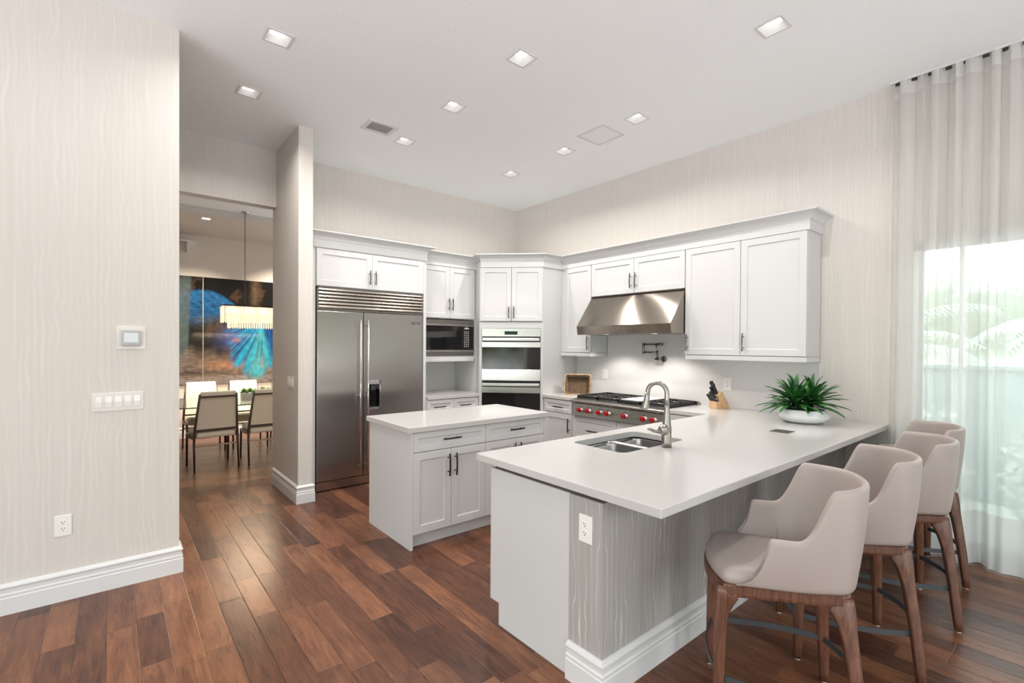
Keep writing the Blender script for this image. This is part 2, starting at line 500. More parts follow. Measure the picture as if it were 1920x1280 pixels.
def text_mesh(txt, size, M, name, mat, parent, depth=.0006):
    cu = bpy.data.curves.new(name, 'FONT'); cu.body = txt; cu.size = size; cu.extrude = depth
    cu.align_x = 'CENTER'; cu.align_y = 'CENTER'
    t = bpy.data.objects.new('tmp_text', cu); COL.objects.link(t)
    bpy.context.view_layer.update()
    me = bpy.data.meshes.new_from_object(t.evaluated_get(bpy.context.evaluated_depsgraph_get()))
    bpy.data.objects.remove(t)
    me.transform(M); me.materials.clear(); me.materials.append(mat)
    o = bpy.data.objects.new(name, me); COL.objects.link(o); o.parent = parent
    return o
def rrect(x0, y0, x1, y1, r, n_=4):
    pts = []
    for cx, cy, a0 in ((x1 - r, y1 - r, 0), (x0 + r, y1 - r, 90), (x0 + r, y0 + r, 180), (x1 - r, y0 + r, 270)):
        for i in range(n_ + 1):
            a = radians(a0 + 90 * i / n_); pts.append((cx + r * cos(a), cy + r * sin(a)))
    return pts

# ================================================================= ROOM SHELL
XB, YA, CEIL = 4.82, 5.697, 3.607
XS1, XS2, YS, YH, YH2 = 1.361, 1.494, 4.83, 5.645, 5.78
XL, YL = .341, 3.884
YM, DC, DC2, YF = 9.3, 3.36, 3.28, 7.65     # mural wall, dining ceiling, its lower soffit and where that begins

b = MB(); b.box((LEFT_X - .15, REAR_Y - .15, -.1), (XB + .15, 5.69, 0)); struct(b.build('floor', FLOORY))
b = MB(); b.box((-2.0, 5.69, -.1), (XB + .15, YM + .15, 0)); struct(b.build('floor_dining', FLOORX))

# ceiling with openings for the recessed lights
DL = [(.867, 3.552, 'nearest the tall left wall, top left in the picture'),
      (.867, 4.467, 'just in front of the doorway to the dining room'),
      (2.281, 2.658, 'over the middle of the kitchen, nearest the camera of its row'),
      (2.290, 3.578, 'over the white island'),
      (2.298, 4.506, 'beside the slatted air vent'),
      (3.300, 1.342, 'nearest the curtain, over the counter with the stools'),
      (3.684, 2.672, 'right of the square ceiling panel'),
      (3.712, 3.616, 'left of the square ceiling panel, in front of the range hood'),
      (3.717, 4.517, 'deepest in the room, near the corner with the double oven')]
HL = .072
holes = [[(x - HL, y - HL), (x + HL, y - HL), (x + HL, y + HL), (x - HL, y + HL)] for x, y, _ in DL]
b = MB(); b.slab([(LEFT_X - .15, REAR_Y - .15), (XB + .15, REAR_Y - .15), (XB + .15, YA + .1), (LEFT_X - .15, YA + .1)], holes, CEIL, CEIL + .12)
struct(b.build('ceiling', CEILW))

b = MB(); b.box((XS2 - .02, YA, 0), (XB + .15, YA + .1, CEIL)); struct(b.build('wall_back', WALLP))
# right wall with the tall glazed opening behind the curtain
WY0, WY1, WZ = -1.55, .90, 2.35
b = MB()
b.box((XB, WY1, 0), (XB + .14, YA, CEIL)); b.box((XB, WY0, WZ), (XB + .14, WY1, CEIL)); b.box((XB, REAR_Y - .15, 0), (XB + .14, WY0, CEIL))
struct(b.build('wall_right', WALLP))
b = MB(); b.box((XS1, YS, 0), (XS2, YA, CEIL)); struct(b.build('wall_partition', WALLP))
b = MB(); b.box((.36, YH, 3.003), (XS1, YH2, CEIL)); b.box((-2.0, YH, 0), (.36, YH2, CEIL)); b.box((XS1, YA, 0), (XS2 - .02, YH2, CEIL)); struct(b.build('wall_doorway', WALLP))
b = MB(); b.box((LEFT_X, YL, 0), (XL, YL + .14, CEIL)); struct(b.build('wall_left', WALLP))
b = MB(); b.box((LEFT_X - .15, YL, 0), (LEFT_X, YH2, CEIL)); b.box((LEFT_X - .15, 2.5, 0), (LEFT_X, YL, CEIL)); b.box((LEFT_X - .15, REAR_Y, 0), (LEFT_X, -2.1, CEIL)); b.box((LEFT_X - .15, -2.1, 2.7), (LEFT_X, 2.5, CEIL))
b.box((LEFT_X, YH, 0), (-2.0, YH2, CEIL))
struct(b.build('wall_side', WALLP))
b = MB()
for x0, x1 in ((LEFT_X - .15, LEFT_X + .2), (-.7, -.3), (2.3, 2.5), (4.1, XB)): b.box((x0, REAR_Y - .15, 0), (x1, REAR_Y, CEIL))
b.box((LEFT_X, REAR_Y - .15, 2.7), (XB, REAR_Y, CEIL))
struct(b.build('wall_rear', WALLP))
# dining room
b = MB(); b.box((-2.15, YM, 0), (XB + .1, YM + .1, 3.6)); struct(b.build('wall_dining_far', WALLD))
b = MB(); b.box((-2.15, YH2, 0), (-2.0, YM, 3.6)); struct(b.build('wall_dining_left', WALLD))
b = MB(); b.box((XB - .05, YA + .1, 0), (XB + .1, 6.3, 3.6)); b.box((XB - .05, 8.0, 0), (XB + .1, YM, 3.6)); b.box((XB - .05, 6.3, 2.6), (XB + .1, 8.7, 3.6)); struct(b.build('wall_dining_right', WALLD))  # unseen opening, added to bring more daylight into the dining room
b = MB(); b.box((-2.0, YH2, DC), (XB, YF, 3.6)); 
struct(b.build('ceiling_dining', CEILW))
b = MB(); b.slab([(-2.0, YF), (XB, YF), (XB, YM), (-2.0, YM)], [[(.96, 7.90), (1.06, 7.90), (1.06, 8.0), (.96, 8.0)]], DC2, 3.6); struct(b.build('ceiling_dining_soffit', WALLD))
b = MB(); b.box((-2.0, YF - .012, DC2), (XB, YF, DC)); struct(b.build('trim_1', TRIMW))
# short cove moulding end high on the far dining wall
b = MB()
pr = [(YM, 2.98), (YM - .02, 2.98)]
for i in range(9):
    a = radians(90 * i / 8); pr.append((YM - .03 - .15 * (1 - cos(a)), 3.0 + .13 * sin(a)))
pr += [(YM - .20, 3.13), (YM - .20, 3.16), (YM, 3.16)]
b.prism_axis(pr, -2.0, .90, 'x')
b.prism_axis([(.90, 2.98), (.91, 2.98)] + [(.915 + .11 * (1 - cos(radians(90 * i / 8))), 3.0 + .13 * sin(radians(90 * i / 8))) for i in range(9)] + [(1.04, 3.13), (1.04, 3.16), (.90, 3.16)], YM - .2, YM, 'y')
struct(b.build('trim_2', TRIMW))

# ---- baseboards: a moulded profile mitred along a path
BBP = [(0, 0), (.021, 0), (.021, .092), (.019, .095), (.017, .100), (.019, .105), (.019, .112), (.0155, .117), (.0135, .120), (.0135, .142),
       (.019, .146), (.0205, .152), (.019, .158), (.012, .165), (.007, .170), (0, .172)]
def sweep_profile(mb, path, prof, closed=False, mat=None, z=0):
    """path: xy points, profile (offset to the right-hand side of travel, z)"""
    P = [Vector((p[0], p[1])) for p in path]; n_ = len(P); rings = []
    for i in range(n_):
        d0 = (P[i] - P[i - 1]).normalized() if i > 0 else None
        d1 = (P[i + 1] - P[i]).normalized() if i < n_ - 1 else None
        if d0 is None: d0 = d1
        if d1 is None: d1 = d0
        n0 = Vector((d0.y, -d0.x)); n1 = Vector((d1.y, -d1.x))
        m_ = (n0 + n1).normalized(); k = 1 / max(.3, m_.dot(n0))
        rings.append([(P[i].x + m_.x * k * o, P[i].y + m_.y * k * o, z + h) for o, h in prof])
    mb.loft(rings, mat, True, True, False)
    return mb
def baseboard(name, path):
    b = MB(); sweep_profile(b, path, BBP); o = b.build(name, TRIMW); struct(o); return o
baseboard('baseboard_left', [(LEFT_X, YL), (XL, YL), (XL, YL + .14)])
baseboard('baseboard_partition', [(XS1, YH2 - .05), (XS1, YS), (XS2, YS), (XS2, YS + .12)])
baseboard('baseboard_peninsula', [(1.620, 1.5296), (1.620, 1.331), (XB, 1.331)])
baseboard('baseboard_right', [(XB, 1.30), (XB, .92)])
baseboard('baseboard_dining', [(-2.0, YM), (XB - .05, YM)])

# ---- half wall behind the stools, papered
b = MB(); b.box((1.620, 1.331, 0), (XB, 1.5296, .8486)); struct(b.build('wall_peninsula', WALLP_SHADE))

# ---- window behind the curtain
b = MB()
for y0, y1 in ((WY0, WY0 + .06), (-.36, -.29), (WY1 - .06, WY1)): b.box((XB + .03, y0, 0), (XB + .10, y1, WZ))
b.box((XB + .03, WY0, WZ - .06), (XB + .10, WY1, WZ)); b.box((XB + .03, WY0, 0), (XB + .10, WY1, .10))
for y in (.62,): b.box((XB + .045, y - .012, .1), (XB + .085, y + .012, WZ - .06))
w = struct(b.build('window_1', TRIMW))
b = MB(); b.box((XB + .06, WY0 + .05, .08), (XB + .066, WY1 - .05, WZ - .05)); g_ = b.build('pane', GLASS, w); 
# rear patio doors: frames and glass, tall linen curtains beside them (seen mirrored in the oven glass)
def patio(n_, x0, x1):
    b = MB()
    k = 3 if x1 - x0 > 2 else 2
    for i in range(k): 
        xx = x0 + (x1 - x0) * i / (k - 1); b.box((max(x0, xx - .035), REAR_Y - .10, 0), (min(x1, xx + .035), REAR_Y - .04, 2.7))
    b.box((x0, REAR_Y - .10, 2.63), (x1, REAR_Y - .04, 2.7)); b.box((x0, REAR_Y - .10, 0), (x1, REAR_Y - .04, .08))
    struct(b.build('window_%d' % n_, TRIMW))
def drape(label, x, w_):
    b = MB(); rows = []
    for z in (0.01, 1.3, 2.68):
        rows.append([(x + w_ * i / 60, REAR_Y + .07 + .035 * sin(i * .9 + .3 * z), z) for i in range(61)] + [(x + w_ * i / 60, REAR_Y + .074 + .035 * sin(i * .9 + .3 * z), z) for i in range(60, -1, -1)])
    b.loft(rows); tag(b.build('linen_drape', pbsdf('grey_linen', (.50, .46, .44), .9)), label, 'curtain', 'linen drapes by the patio doors')
drape('grey linen drape left of the first patio door behind the camera', -3.25, .5); drape('grey linen drape between two patio doors behind the camera', -1.0, .95); drape('grey linen drape beside the middle patio door behind the camera', 1.95, .75); drape('grey linen drape in the right corner behind the camera', 3.85, .75)
patio(2, LEFT_X + .2, -.7); patio(3, -.3, 2.3); patio(4, 2.5, 4.1)

# ---- outdoors: terrace, lawn, garden wall and planting beyond the glass
b = MB(); b.box((XB + .16, REAR_Y - .15, -.25), (7.16, 5, -.12))
o = b.build('lawn', pbsdf('lawn_green', (.45, .48, .44), .9)); o['kind'] = 'stuff'; o['label'] = 'green lawn outside the glass behind the curtain'; o['category'] = 'lawn'
b = MB(); b.box((7.2, -4, -.30), (7.35, 3.4, 1.30)); b.box((7.16, -4, 1.30), (7.39, 3.4, 1.34))
struct(b.build('wall_garden', pbsdf('pale_teal_render', (.27, .37, .365), .8)))

# ================================================================= COUNTERS AND BACKSPLASH
CT, CB = .9157, .876
XC = 4.17            # front edge of the counters along the right wall
XP0, YP0, YP1 = 1.586, 1.025, 2.2225
sink_hole = rrect(2.245, 1.70, 2.90, 2.105, .05, 5)
t = thing('kitchen_countertop', 'white quartz countertop of the bar peninsula, running on to the right wall beside the range', 'countertop', (XP0, YP0, CB))
b = MB(); b.slab([(XP0, YP0), (XB, YP0), (XB, 2.632), (XC, 2.632), (XC, YP1), (XP0, YP1)], [sink_hole], CB, CT)
b.build('slab', QUARTZ, t, True, .004, 2)
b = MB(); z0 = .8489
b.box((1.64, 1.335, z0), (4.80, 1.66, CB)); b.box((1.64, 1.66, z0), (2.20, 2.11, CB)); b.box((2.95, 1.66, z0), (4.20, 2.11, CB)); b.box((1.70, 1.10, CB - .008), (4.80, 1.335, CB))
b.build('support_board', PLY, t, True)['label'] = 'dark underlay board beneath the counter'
o = MB().slab([(XC, 3.893), (XB, 3.893), (XB, 4.418), (XC, 4.418)], [], CB, CT).build('side_countertop', QUARTZ, bevel=.004)
tag(o, 'short white countertop between the range and the double oven, with the basket on it', 'countertop')
o = MB().slab([(2.862, 4.99), (3.603, 4.99), (3.69, 5.20), (3.69, YA), (2.862, YA)], [], CB, CT).build('side_countertop', QUARTZ, bevel=.004)
tag(o, 'short white countertop under the microwave, between fridge and double oven', 'countertop')
b = MB(); b.box((XB - .018, 1.530, CT), (XB - .0005, 4.418, 1.396)); b.box((XB - .018, 2.652, 1.396), (XB - .0005, 3.898, 1.70)); tag(b.build('backsplash', SPLASH), 'smooth white quartz backsplash behind the range and pot filler', 'backsplash')
b = MB(); b.box((2.862, YA - .018, CT), (3.69, YA, 1.33)); tag(b.build('backsplash', SPLASH), 'small white backsplash under the microwave', 'backsplash')
b = MB(); b.box((XB - .022, 1.524, CT), (XB - .0005, 1.530, 1.396)); struct(b.build('trim_3', TRIMW))

# ================================================================= CABINETS
def shaker(x0, x1, z0, z1, st=.058, dep=.009, th=.02, y=0):
    """door or drawer front in the plane y-th .. y, raised frame, recessed panel"""
    b = MB(); yf = y - th; q = .004
    o = [(x0, z0), (x1, z0), (x1, z1), (x0, z1)]
    i1 = [(x0 + st, z0 + st), (x1 - st, z0 + st), (x1 - st, z1 - st), (x0 + st, z1 - st)]
    i2 = [(x0 + st + q, z0 + st + q), (x1 - st - q, z0 + st + q), (x1 - st - q, z1 - st - q), (x0 + st + q, z1 - st - q)]
    P = [(a, y, c) for a, c in o] + [(a, yf, c) for a, c in o] + [(a, yf, c) for a, c in i1] + [(a, yf + dep, c) for a, c in i2]
    F = [(3, 2, 1, 0)]
    for k in range(4):
        j = (k + 1) % 4
        F += [(k, j, 4 + j, 4 + k), (4 + k, 4 + j, 8 + j, 8 + k), (8 + k, 8 + j, 12 + j, 12 + k)]
    F.append((12, 13, 14, 15))
    b.faces(P, F); return b
def pull(parent, x, z, vertical=True, L=.16, y=-.02, mat=None, bow=.006, white=False):
    b = MB(); so = .03; n_ = 8; r = .0068
    pts = []
    for i in range(n_ + 1):
        s = -1 + 2 * i / n_; off = y - so - bow * (1 - s * s)
        pts.append((x, off, z + s * L / 2) if vertical else (x + s * L / 2, off, z))
    b.tube(pts, r, 8)
    for s in (-.62, .62):
        p = (x, y, z + s * L / 2) if vertical else (x + s * L / 2, y, z)
        q = (p[0], y - so - bow * .6, p[2])
        b.tube([p, q], .0045, 8)
    return b.build('handle', mat or DARKM, parent)
def door(t, x0, x1, z0, z1, hx=None, hz=None, name='door', vertical=True, st=.058, hl=.16, y=0, hmat=None):
    d = shaker(x0 + .0015, x1 - .0015, z0 + .0015, z1 - .0015, st, y=y).build(name, WHITE, t, bevel=.0012, seg=1)
    if hx is not None: pull(d, hx, hz, vertical, hl, y - .02, hmat)
    return d

# --- refrigerator enclosure with two doors over the fridge
t = thing('fridge_cabinet', 'white cabinet with two doors above the steel refrigerator', 'cabinet', (1.53, 5.05, 0))
w = 1.33                                  # local x = world x - 1.53, local y = world y - 5.05
b = MB(); d_ = YA - 5.05 - .002
b.box((0, -.01, 0), (.055, d_, 2.52)); b.box((1.292, -.01, 0), (w, d_, 2.52)); b.box((.055, 0, 2.122), (1.292, d_, 2.52))
b.build('carcass', WHITE, t, bevel=.0015, seg=1)
b = MB(); b.box((.056, .001, 2.118), (1.29, .004, 2.518)); b.build('shadow_gap', GAP, t)
door(t, .062, .655, 2.128, 2.512, .622, 2.252, hl=.15, hmat=NICKEL); door(t, .655, 1.288, 2.128, 2.512, .686, 2.252, hl=.15, hmat=NICKEL)

# --- microwave cabinet
YMC = 5.21
t = thing('microwave_cabinet', 'white wall cabinet with two doors above the black microwave', 'cabinet', (2.862, YMC, 1.32))
b = MB(); d_ = YA - YMC - .002; zz = -1.32
b.box((0, 0, 1.86 + zz), (.826, d_, 2.52 + zz)); b.box((0, 0, 1.388 + zz), (.05, d_, 1.86 + zz)); b.box((.80, 0, 1.388 + zz), (.826, d_, 1.86 + zz))
b.box((.05, .40, 1.388 + zz), (.80, d_, 1.86 + zz))
b.box((0, -.004, 1.345 + zz), (.826, d_, 1.388 + zz))
b.build('carcass', WHITE, t, bevel=.0015, seg=1)
b = MB(); b.box((.0, -.012, 1.32 + zz), (.80, d_, 1.345 + zz)); b.build('light_rail', WHITE, t, bevel=.002)
door(t, .03, .418, 1.868 + zz, 2.512 + zz, .398, 2.04 + zz, hl=.15, hmat=NICKEL); door(t, .418, .806, 1.868 + zz, 2.512 + zz, .452, 2.04 + zz, hl=.15, hmat=NICKEL)

# --- base cabinet under the microwave
t = thing('base_cabinet', 'white base cabinet below the microwave, half hidden by the island', 'cabinet', (2.862, 5.02, 0))
b = MB(); b.box((0, 0, .1), (.74, YA - 5.022, CB)); b.box((0, .07, 0), (.74, YA - 5.022, .1)); b.build('carcass', WHITE, t, bevel=.0015, seg=1)
for x0, x1 in ((.0, .372), (.372, .74)):
    d = shaker(x0 + .0015, x1 - .0015, .722, .868, .045).build('drawer', WHITE, t, bevel=.0012, seg=1); pull(d, (x0 + x1) / 2 - .03, .785, False, .165)
    door(t, x0, x1, .105, .718, x1 - .04 if x0 < .1 else x0 + .04, .60)

# --- diagonal oven tower (local x runs along its face from left to right, y into the corner)
OT = (3.605, 4.995)
t = thing('oven_cabinet', 'tall white corner cabinet set diagonally around the double oven', 'cabinet', (OT[0], OT[1], 0), radians(-45))
inv = PM[t.name].inverted()
body = [(3.605, 4.995), (4.18, 4.42), (XB - .002, 4.42), (XB - .002, YA - .002), (3.692, YA - .002), (3.692, 5.19)]
b = MB()
bl = [(inv @ Vector((x, y, 0))) for x, y in body]
bl = [(p.x, p.y) for p in bl]
b.prism(bl, 1.82, 2.52); b.prism(bl, 0, .50)
W_ = .813
rec = [(.03, .45), (.783, .45)]
b.box((0, 0, .5), (.036, .02, 1.82)); b.box((W_ - .032, 0, .5), (W_, .02, 1.82)); b.box((.036, 0, 1.745), (W_ - .032, .02, 1.82))
b.prism([bl[0], (.03, .02), (.03, .56), (W_ - .03, .56), (W_ - .03, .02), bl[1]] + bl[2:], .5, 1.82)
b.build('carcass', WHITE, t, bevel=.0015, seg=1)
door(t, .012, .409, 1.835, 2.512, .378, 1.944, hl=.15, hmat=NICKEL); door(t, .411, .805, 1.835, 2.512, .442, 1.944, hl=.15, hmat=NICKEL)
b = MB(); b.box((.013, -.001, 1.83), (.80, .0, 2.515)); b.build('shadow_gap', GAP, t)
d = shaker(.012, .80, .11, .48, .058).build('drawer', WHITE, t, bevel=.0012, seg=1); pull(d, .4, .4, False, .2)

# --- wall cabinets on the right wall (local x runs towards the camera side, y into the wall)
XU = 4.507
def wcab(name, label, y_far, y_near, z0, z1, doors, rail=True, extra=None):
    t = thing(name, label, 'cabinet', (XU + .0, y_far, z0), radians(-90))
    w_ = y_far - y_near; dep = XB - XU - .002
    if rail: dep -= .018 if z0 < 1.7 else 0
    b = MB(); b.box((0, .001, 0), (w_, dep, z1 - z0)); b.build('carcass', WHITE, t, bevel=.0015, seg=1)
    b = MB(); b.box((doors[0][0] + .002, -.0005, .004), (doors[-1][1] - .002, .001, z1 - z0 - .002)); b.build('shadow_gap', GAP, t)
    if rail:
        b = MB(); b.box((.006, -.016, -.045), (w_, dep, -.002)); b.build('light_rail', WHITE, t, bevel=.002)
    for (a0, a1, h, hz) in doors:
        door(t, a0, a1, .002, z1 - z0 - .004, h, hz, hl=.165, hmat=NICKEL)
    return t
wcab('wall_cabinet', 'narrow white wall cabinet between the double oven and the range hood', 4.418, 3.902, 1.445, 2.518, [(.07, .514, .478, .12)])
wcab('wall_cabinet', 'wide low white wall cabinet directly above the steel range hood', 3.900, 2.650, 2.122, 2.518, [(.002, .622, .588, .14), (.624, 1.248, .658, .14)], False)
wcab('wall_cabinet', 'large white wall cabinet with two tall doors right of the range hood', 2.648, 1.528, 1.445, 2.518, [(.002, .560, .034, .125), (.562, 1.118, .596, .125)])

# --- crown mouldings
CRP = [(0, 0), (0, .084), (.006, .084), (.006, .092)] + [(.008 + .058 * (1 - cos(radians(a))), .094 + .052 * sin(radians(a))) for a in range(0, 91, 15)] + [(.072, .146), (.076, .152), (.076, .162), (-.02, .162), (-.02, 0)]
def crown(name, label, path, z=2.517):
    b = MB(); sweep_profile(b, path, CRP, z=z); o = b.build(name, WHITE); return tag(o, label, 'crown moulding')
crown('crown_moulding', 'white crown moulding on top of the cabinet over the refrigerator', [(1.497, 5.025), (2.862, 5.025), (2.862, 5.185)][0:3])
crown('crown_moulding', 'long white crown moulding over the microwave, oven and range wall cabinets', [(2.866, 5.186), (3.688, 5.186), (3.603, 4.975), (4.168, 4.402), (4.487, 4.402), (4.487, 1.512), (XB - .001, 1.512)])

# --- base cabinets right wall
def bcab(label, y_far, y_near, fronts, z1=CB):
    t = thing('base_cabinet', label, 'cabinet', (4.20, y_far, 0), radians(-90))
    w_ = y_far - y_near; dep = XB - 4.20 - .002
    b = MB(); b.box((0, 0, .1), (w_, dep, z1)); b.box((0, .07, 0), (w_, dep, .1)); b.build('carcass', WHITE, t, bevel=.0015, seg=1)
    for kind, a0, a1, q0, q1, hx, hz, vert in fronts:
        st = .045 if kind == 'drawer' and q1 - q0 < .2 else .058
        d = shaker(a0 + .0015, a1 - .0015, q0 + .0015, q1 - .0015, st).build(kind, WHITE, t, bevel=.0012, seg=1)
        if hx is not None: pull(d, hx, hz, vert, .17)
    return t
bcab('white base cabinet with drawer and door left of the range', 4.418, 3.915, [('drawer', .03, .50, .715, .868, .29, .785, False), ('door', .03, .50, .11, .708, .463, .58, True)])
bcab('wide white base cabinet with deep drawers under the red knobbed range', 3.913, 2.632,
     [('drawer', .004, .650, .42, .712, .33, .562, False), ('drawer', .652, 1.279, .42, .712, .96, .562, False),
      ('drawer', .004, .650, .11, .415, .33, .27, False), ('drawer', .652, 1.279, .11, .415, .96, .27, False)], z1=.716)
bcab('white base cabinet in the corner between range and peninsula', 2.630, 2.16, [('drawer', .004, .466, .715, .868, .235, .785, False), ('door', .004, .466, .11, .708, .43, .58, True)])

# --- peninsula cabinet: open box so that the sink hangs inside
t = thing('peninsula_cabinet', 'long white cabinet below the sink counter, with a plain end panel facing the camera', 'cabinet', (1.6225, 1.5305, 0))
PD = 2.13 - 1.5305
b = MB()
b.prism_axis([(0, 0), (2.054 - 1.5305, 0), (2.054 - 1.5305, .119), (PD, .119), (PD, .8486), (0, .8486)], 0, .02, 'x')
b.build('end_panel', WHITE, t, bevel=.001, seg=1)
b = MB(); L_ = 4.195 - 1.6225
b.box((.02, PD - .04, .119), (L_, PD - .02, .8486)); b.box((.02, .001, .119), (L_, PD - .04, .14)); b.box((.02, 2.054 - 1.5305 - .02, 0), (L_, 2.054 - 1.5305, .119)); b.box((.02, .001, .119), (L_, .012, .8486))
b.build('carcass', WHITE, t)
xs = [.02, .60, 1.05, 1.50, 2.0, 2.5]
for i in range(5):
    sgn = shaker(-xs[i + 1] + .0015, -xs[i] - .0015, .12, .845, .058); sgn.xf(Matrix.Rotation(pi, 4, 'Z') @ Matrix.Translation((0, 0, 0))); sgn.xf(Matrix.Translation((0, PD - .02, 0)))
    d = sgn.build('door', WHITE, t, bevel=.0012, seg=1)
    b = MB(); xx = xs[i] + .05 if i != 0 else xs[i] + .05; yy = PD
    b.tube([(xx, yy + .028, .62 + .16 * q / 6) for q in range(7)], .0058, 8); b.tube([(xx, yy, .65), (xx, yy + .028, .65)], .0045, 8); b.tube([(xx, yy, .75), (xx, yy + .028, .75)], .0045, 8)
    b.build('handle', DARKM, d)

# --- island
t = thing('kitchen_island', 'white kitchen island cabinet standing free in front of the refrigerator', 'island', (1.6915, 3.2007, 0))
iw, idp = 3.07 - 1.6915, 3.9427 - 3.2007
b = MB(); b.box((0, 0, 0), (.022, idp, CB)); b.build('end_panel', WHITE, t, bevel=.001, seg=1)
b = MB(); b.box((iw - .022, 0, 0), (iw, idp, CB)); b.build('end_panel', WHITE, t, bevel=.001, seg=1)
b = MB(); b.box((.022, .022, .108), (iw - .022, idp - .02, CB)); b.box((.022, .06, 0), (iw - .022, idp - .02, .108)); b.build('carcass', WHITE, t)
b = MB(); b.box((.022, .02, .108), (iw - .022, .0221, CB)); b.build('shadow_gap', GAP, t)
x0, xm, x1 = .022, .690, iw - .022
for a0, a1 in ((x0, xm), (xm, x1)):
    d = shaker(a0 + .0015, a1 - .0015, .724, .870, .045, y=.022).build('drawer', WHITE, t, bevel=.0012, seg=1); pull(d, (a0 + a1) / 2 - .006, .803, False, .16, .002)
    mid_ = (a0 + a1) / 2
    door(t, a0, mid_, .108, .720, mid_ - .032, .597, y=.022, hl=.175); door(t, mid_, a1, .108, .720, mid_ + .032, .597, y=.022, hl=.175)
o = MB().slab(rrect(1.669, 3.182, 3.092, 3.964, .008, 2), [], CB, CT).build('island_countertop', QUARTZ, bevel=.004); tag(o, 'thick white quartz top of the kitchen island', 'countertop')

# ================================================================= REFRIGERATOR
t = thing('refrigerator', 'wide built-in stainless steel side-by-side refrigerator with louvred top', 'refrigerator', (1.595, 5.037, 0))
FW = 1.217
b = MB(); b.box((.004, .05, .10), (FW - .004, .62, 2.112)); b.box((.01, .06, 0), (FW - .01, .60, .10)); b.build('body', BLACK, t)
b = MB(); b.box((.008, .028, .012), (FW - .008, .055, .098)); b.build('kick_plate', FRIDGEM, t)
sx = 2.092 - 1.595
b = MB(); b.box((.004, 0, .112), (sx - .003, .048, 1.872)); b.build('freezer_door', FRIDGEM, t, bevel=.004)
# right door with dispenser niche
dx0, dx1, dz0, dz1 = 2.14 - 1.595, 2.289 - 1.595, .811, 1.137
b = MB()
xs_ = [sx + .003, dx0 + .014, dx1 - .014, FW - .004]; zs_ = [.112, dz0 + .02, dz1 - .02, 1.872]
for i in range(3):
    for j in range(3):
        if i == 1 and j == 1: continue
        b.box((xs_[i], 0, zs_[j]), (xs_[i + 1], .048, zs_[j + 1]))
bmesh.ops.remove_doubles(b.bm, verts=b.bm.verts, dist=1e-5)
ff = [f for f in b.bm.faces if len([1 for g in b.bm.faces if g is not f and set(g.verts) == set(f.verts)])]
bmesh.ops.delete(b.bm, geom=ff, context='FACES_ONLY')
fd = b.build('fridge_door', FRIDGEM, t)
b = MB(); b.box((dx0, -.004, dz0), (dx1, .006, dz0 + .02)); b.box((dx0, -.004, dz1 - .045), (dx1, .006, dz1)); b.box((dx0, -.004, dz0), (dx0 + .014, .006, dz1)); b.box((dx1 - .014, -.004, dz0), (dx1, .006, dz1))
b.build('dispenser_frame', CHROME, fd, bevel=.002)
b = MB(); b.box((dx0 + .012, .046, dz0 + .018), (dx1 - .012, .05, dz1 - .04)); b.box((dx0 + .014, .006, dz0 + .018), (dx0 + .016, .048, dz1 - .04)); b.box((dx1 - .016, .006, dz0 + .018), (dx1 - .014, .048, dz1 - .04)); b.box((dx0 + .04, .012, dz1 - .12), (dx0 + .09, .046, dz1 - .045))
b.build('dispenser_niche', BLACKG, fd)
b = MB(); b.box((dx0 + .014, .004, dz0 + .02), (dx1 - .014, .046, dz0 + .032)); b.build('drip_tray', CHROME, fd)
def long_handle(par, x, z0, z1):
    b = MB(); b.tube([(x, -.055, z0), (x, -.055, z1)], .0095, 12)
    for z in (z0 + .06, (z0 + z1) / 2, z1 - .06): b.tube([(x, 0, z), (x, -.05, z)], .0075, 8)
    return b.build('handle', CHROME, par)
fz = [o for o in t.children if o.name.startswith('freezer_door')][0]
long_handle(fz, 2.040 - 1.595, .165, 1.79); long_handle(fd, 2.125 - 1.595, .165, 1.79)
b = MB(); b.box((0, -.004, 1.876), (.02, .05, 2.118)); b.box((.02, .03, 1.886), (FW, .05, 2.118)); b.box((0, -.004, 2.108), (FW, .045, 2.118)); b.box((0, -.004, 1.878), (FW, .03, 1.888)); b.build('grille_frame', GRILLEM, t)
for k in range(6):
    z = 1.905 + k * .0355
    b = MB(); b.prism_axis([(-.006, z + .004), (.002, z - .004), (.008, z + .016), (.026, z + .026), (.026, z + .030), (.0, z + .024)], .02, FW, 'x'); b.build('grille_slat', GRILLEM, t, bevel=.001, seg=1)
b = MB(); b.box((2.672 - 1.595, -.003, 1.766), (2.776 - 1.595, .001, 1.79)); bd = b.build('badge', NICKEL, t)
text_mesh('SUB-ZERO', .016, Matrix.Translation((2.724 - 1.595, -.0035, 1.778)) @ Matrix.Rotation(pi / 2, 4, 'X'), 'badge_lettering', CHROME, bd)

# ================================================================= MICROWAVE
t = thing('microwave', 'black built-in microwave in a steel frame below a wall cabinet', 'microwave', (2.915, YMC - .008, 1.39))
mw, mh = .752, .462
b = MB(); b.box((.01, .008, .002), (mw - .01, .38, mh - .004)); b.build('body', BLACK, t)
b = MB(); b.box((.0, -.006, .048), (mw, .008, .076)); b.box((.0, -.006, mh - .082), (mw, .008, mh - .058)); b.box((0, -.004, .048), (.010, .008, mh - .058)); b.box((mw - .008, -.004, .048), (mw, .008, mh - .058)); b.build('trim_frame', STEELH, t, bevel=.002)
for z in (0, mh - .055):
    b = MB()
    for k in range(4): b.box((.006, -.001, z + .002 + k * .0125), (mw - .004, .008, z + .0105 + k * .0125))
    b.box((.004, .004, z), (mw - .002, .009, z + .05)); b.build('louvre', pbsdf('dull_grey_steel', (.22, .205, .19), .45, .8), t)
b = MB(); b.box((.010, -.002, .076), (.572, .008, mh - .082)); b.build('door', BLACKG, t, bevel=.002)
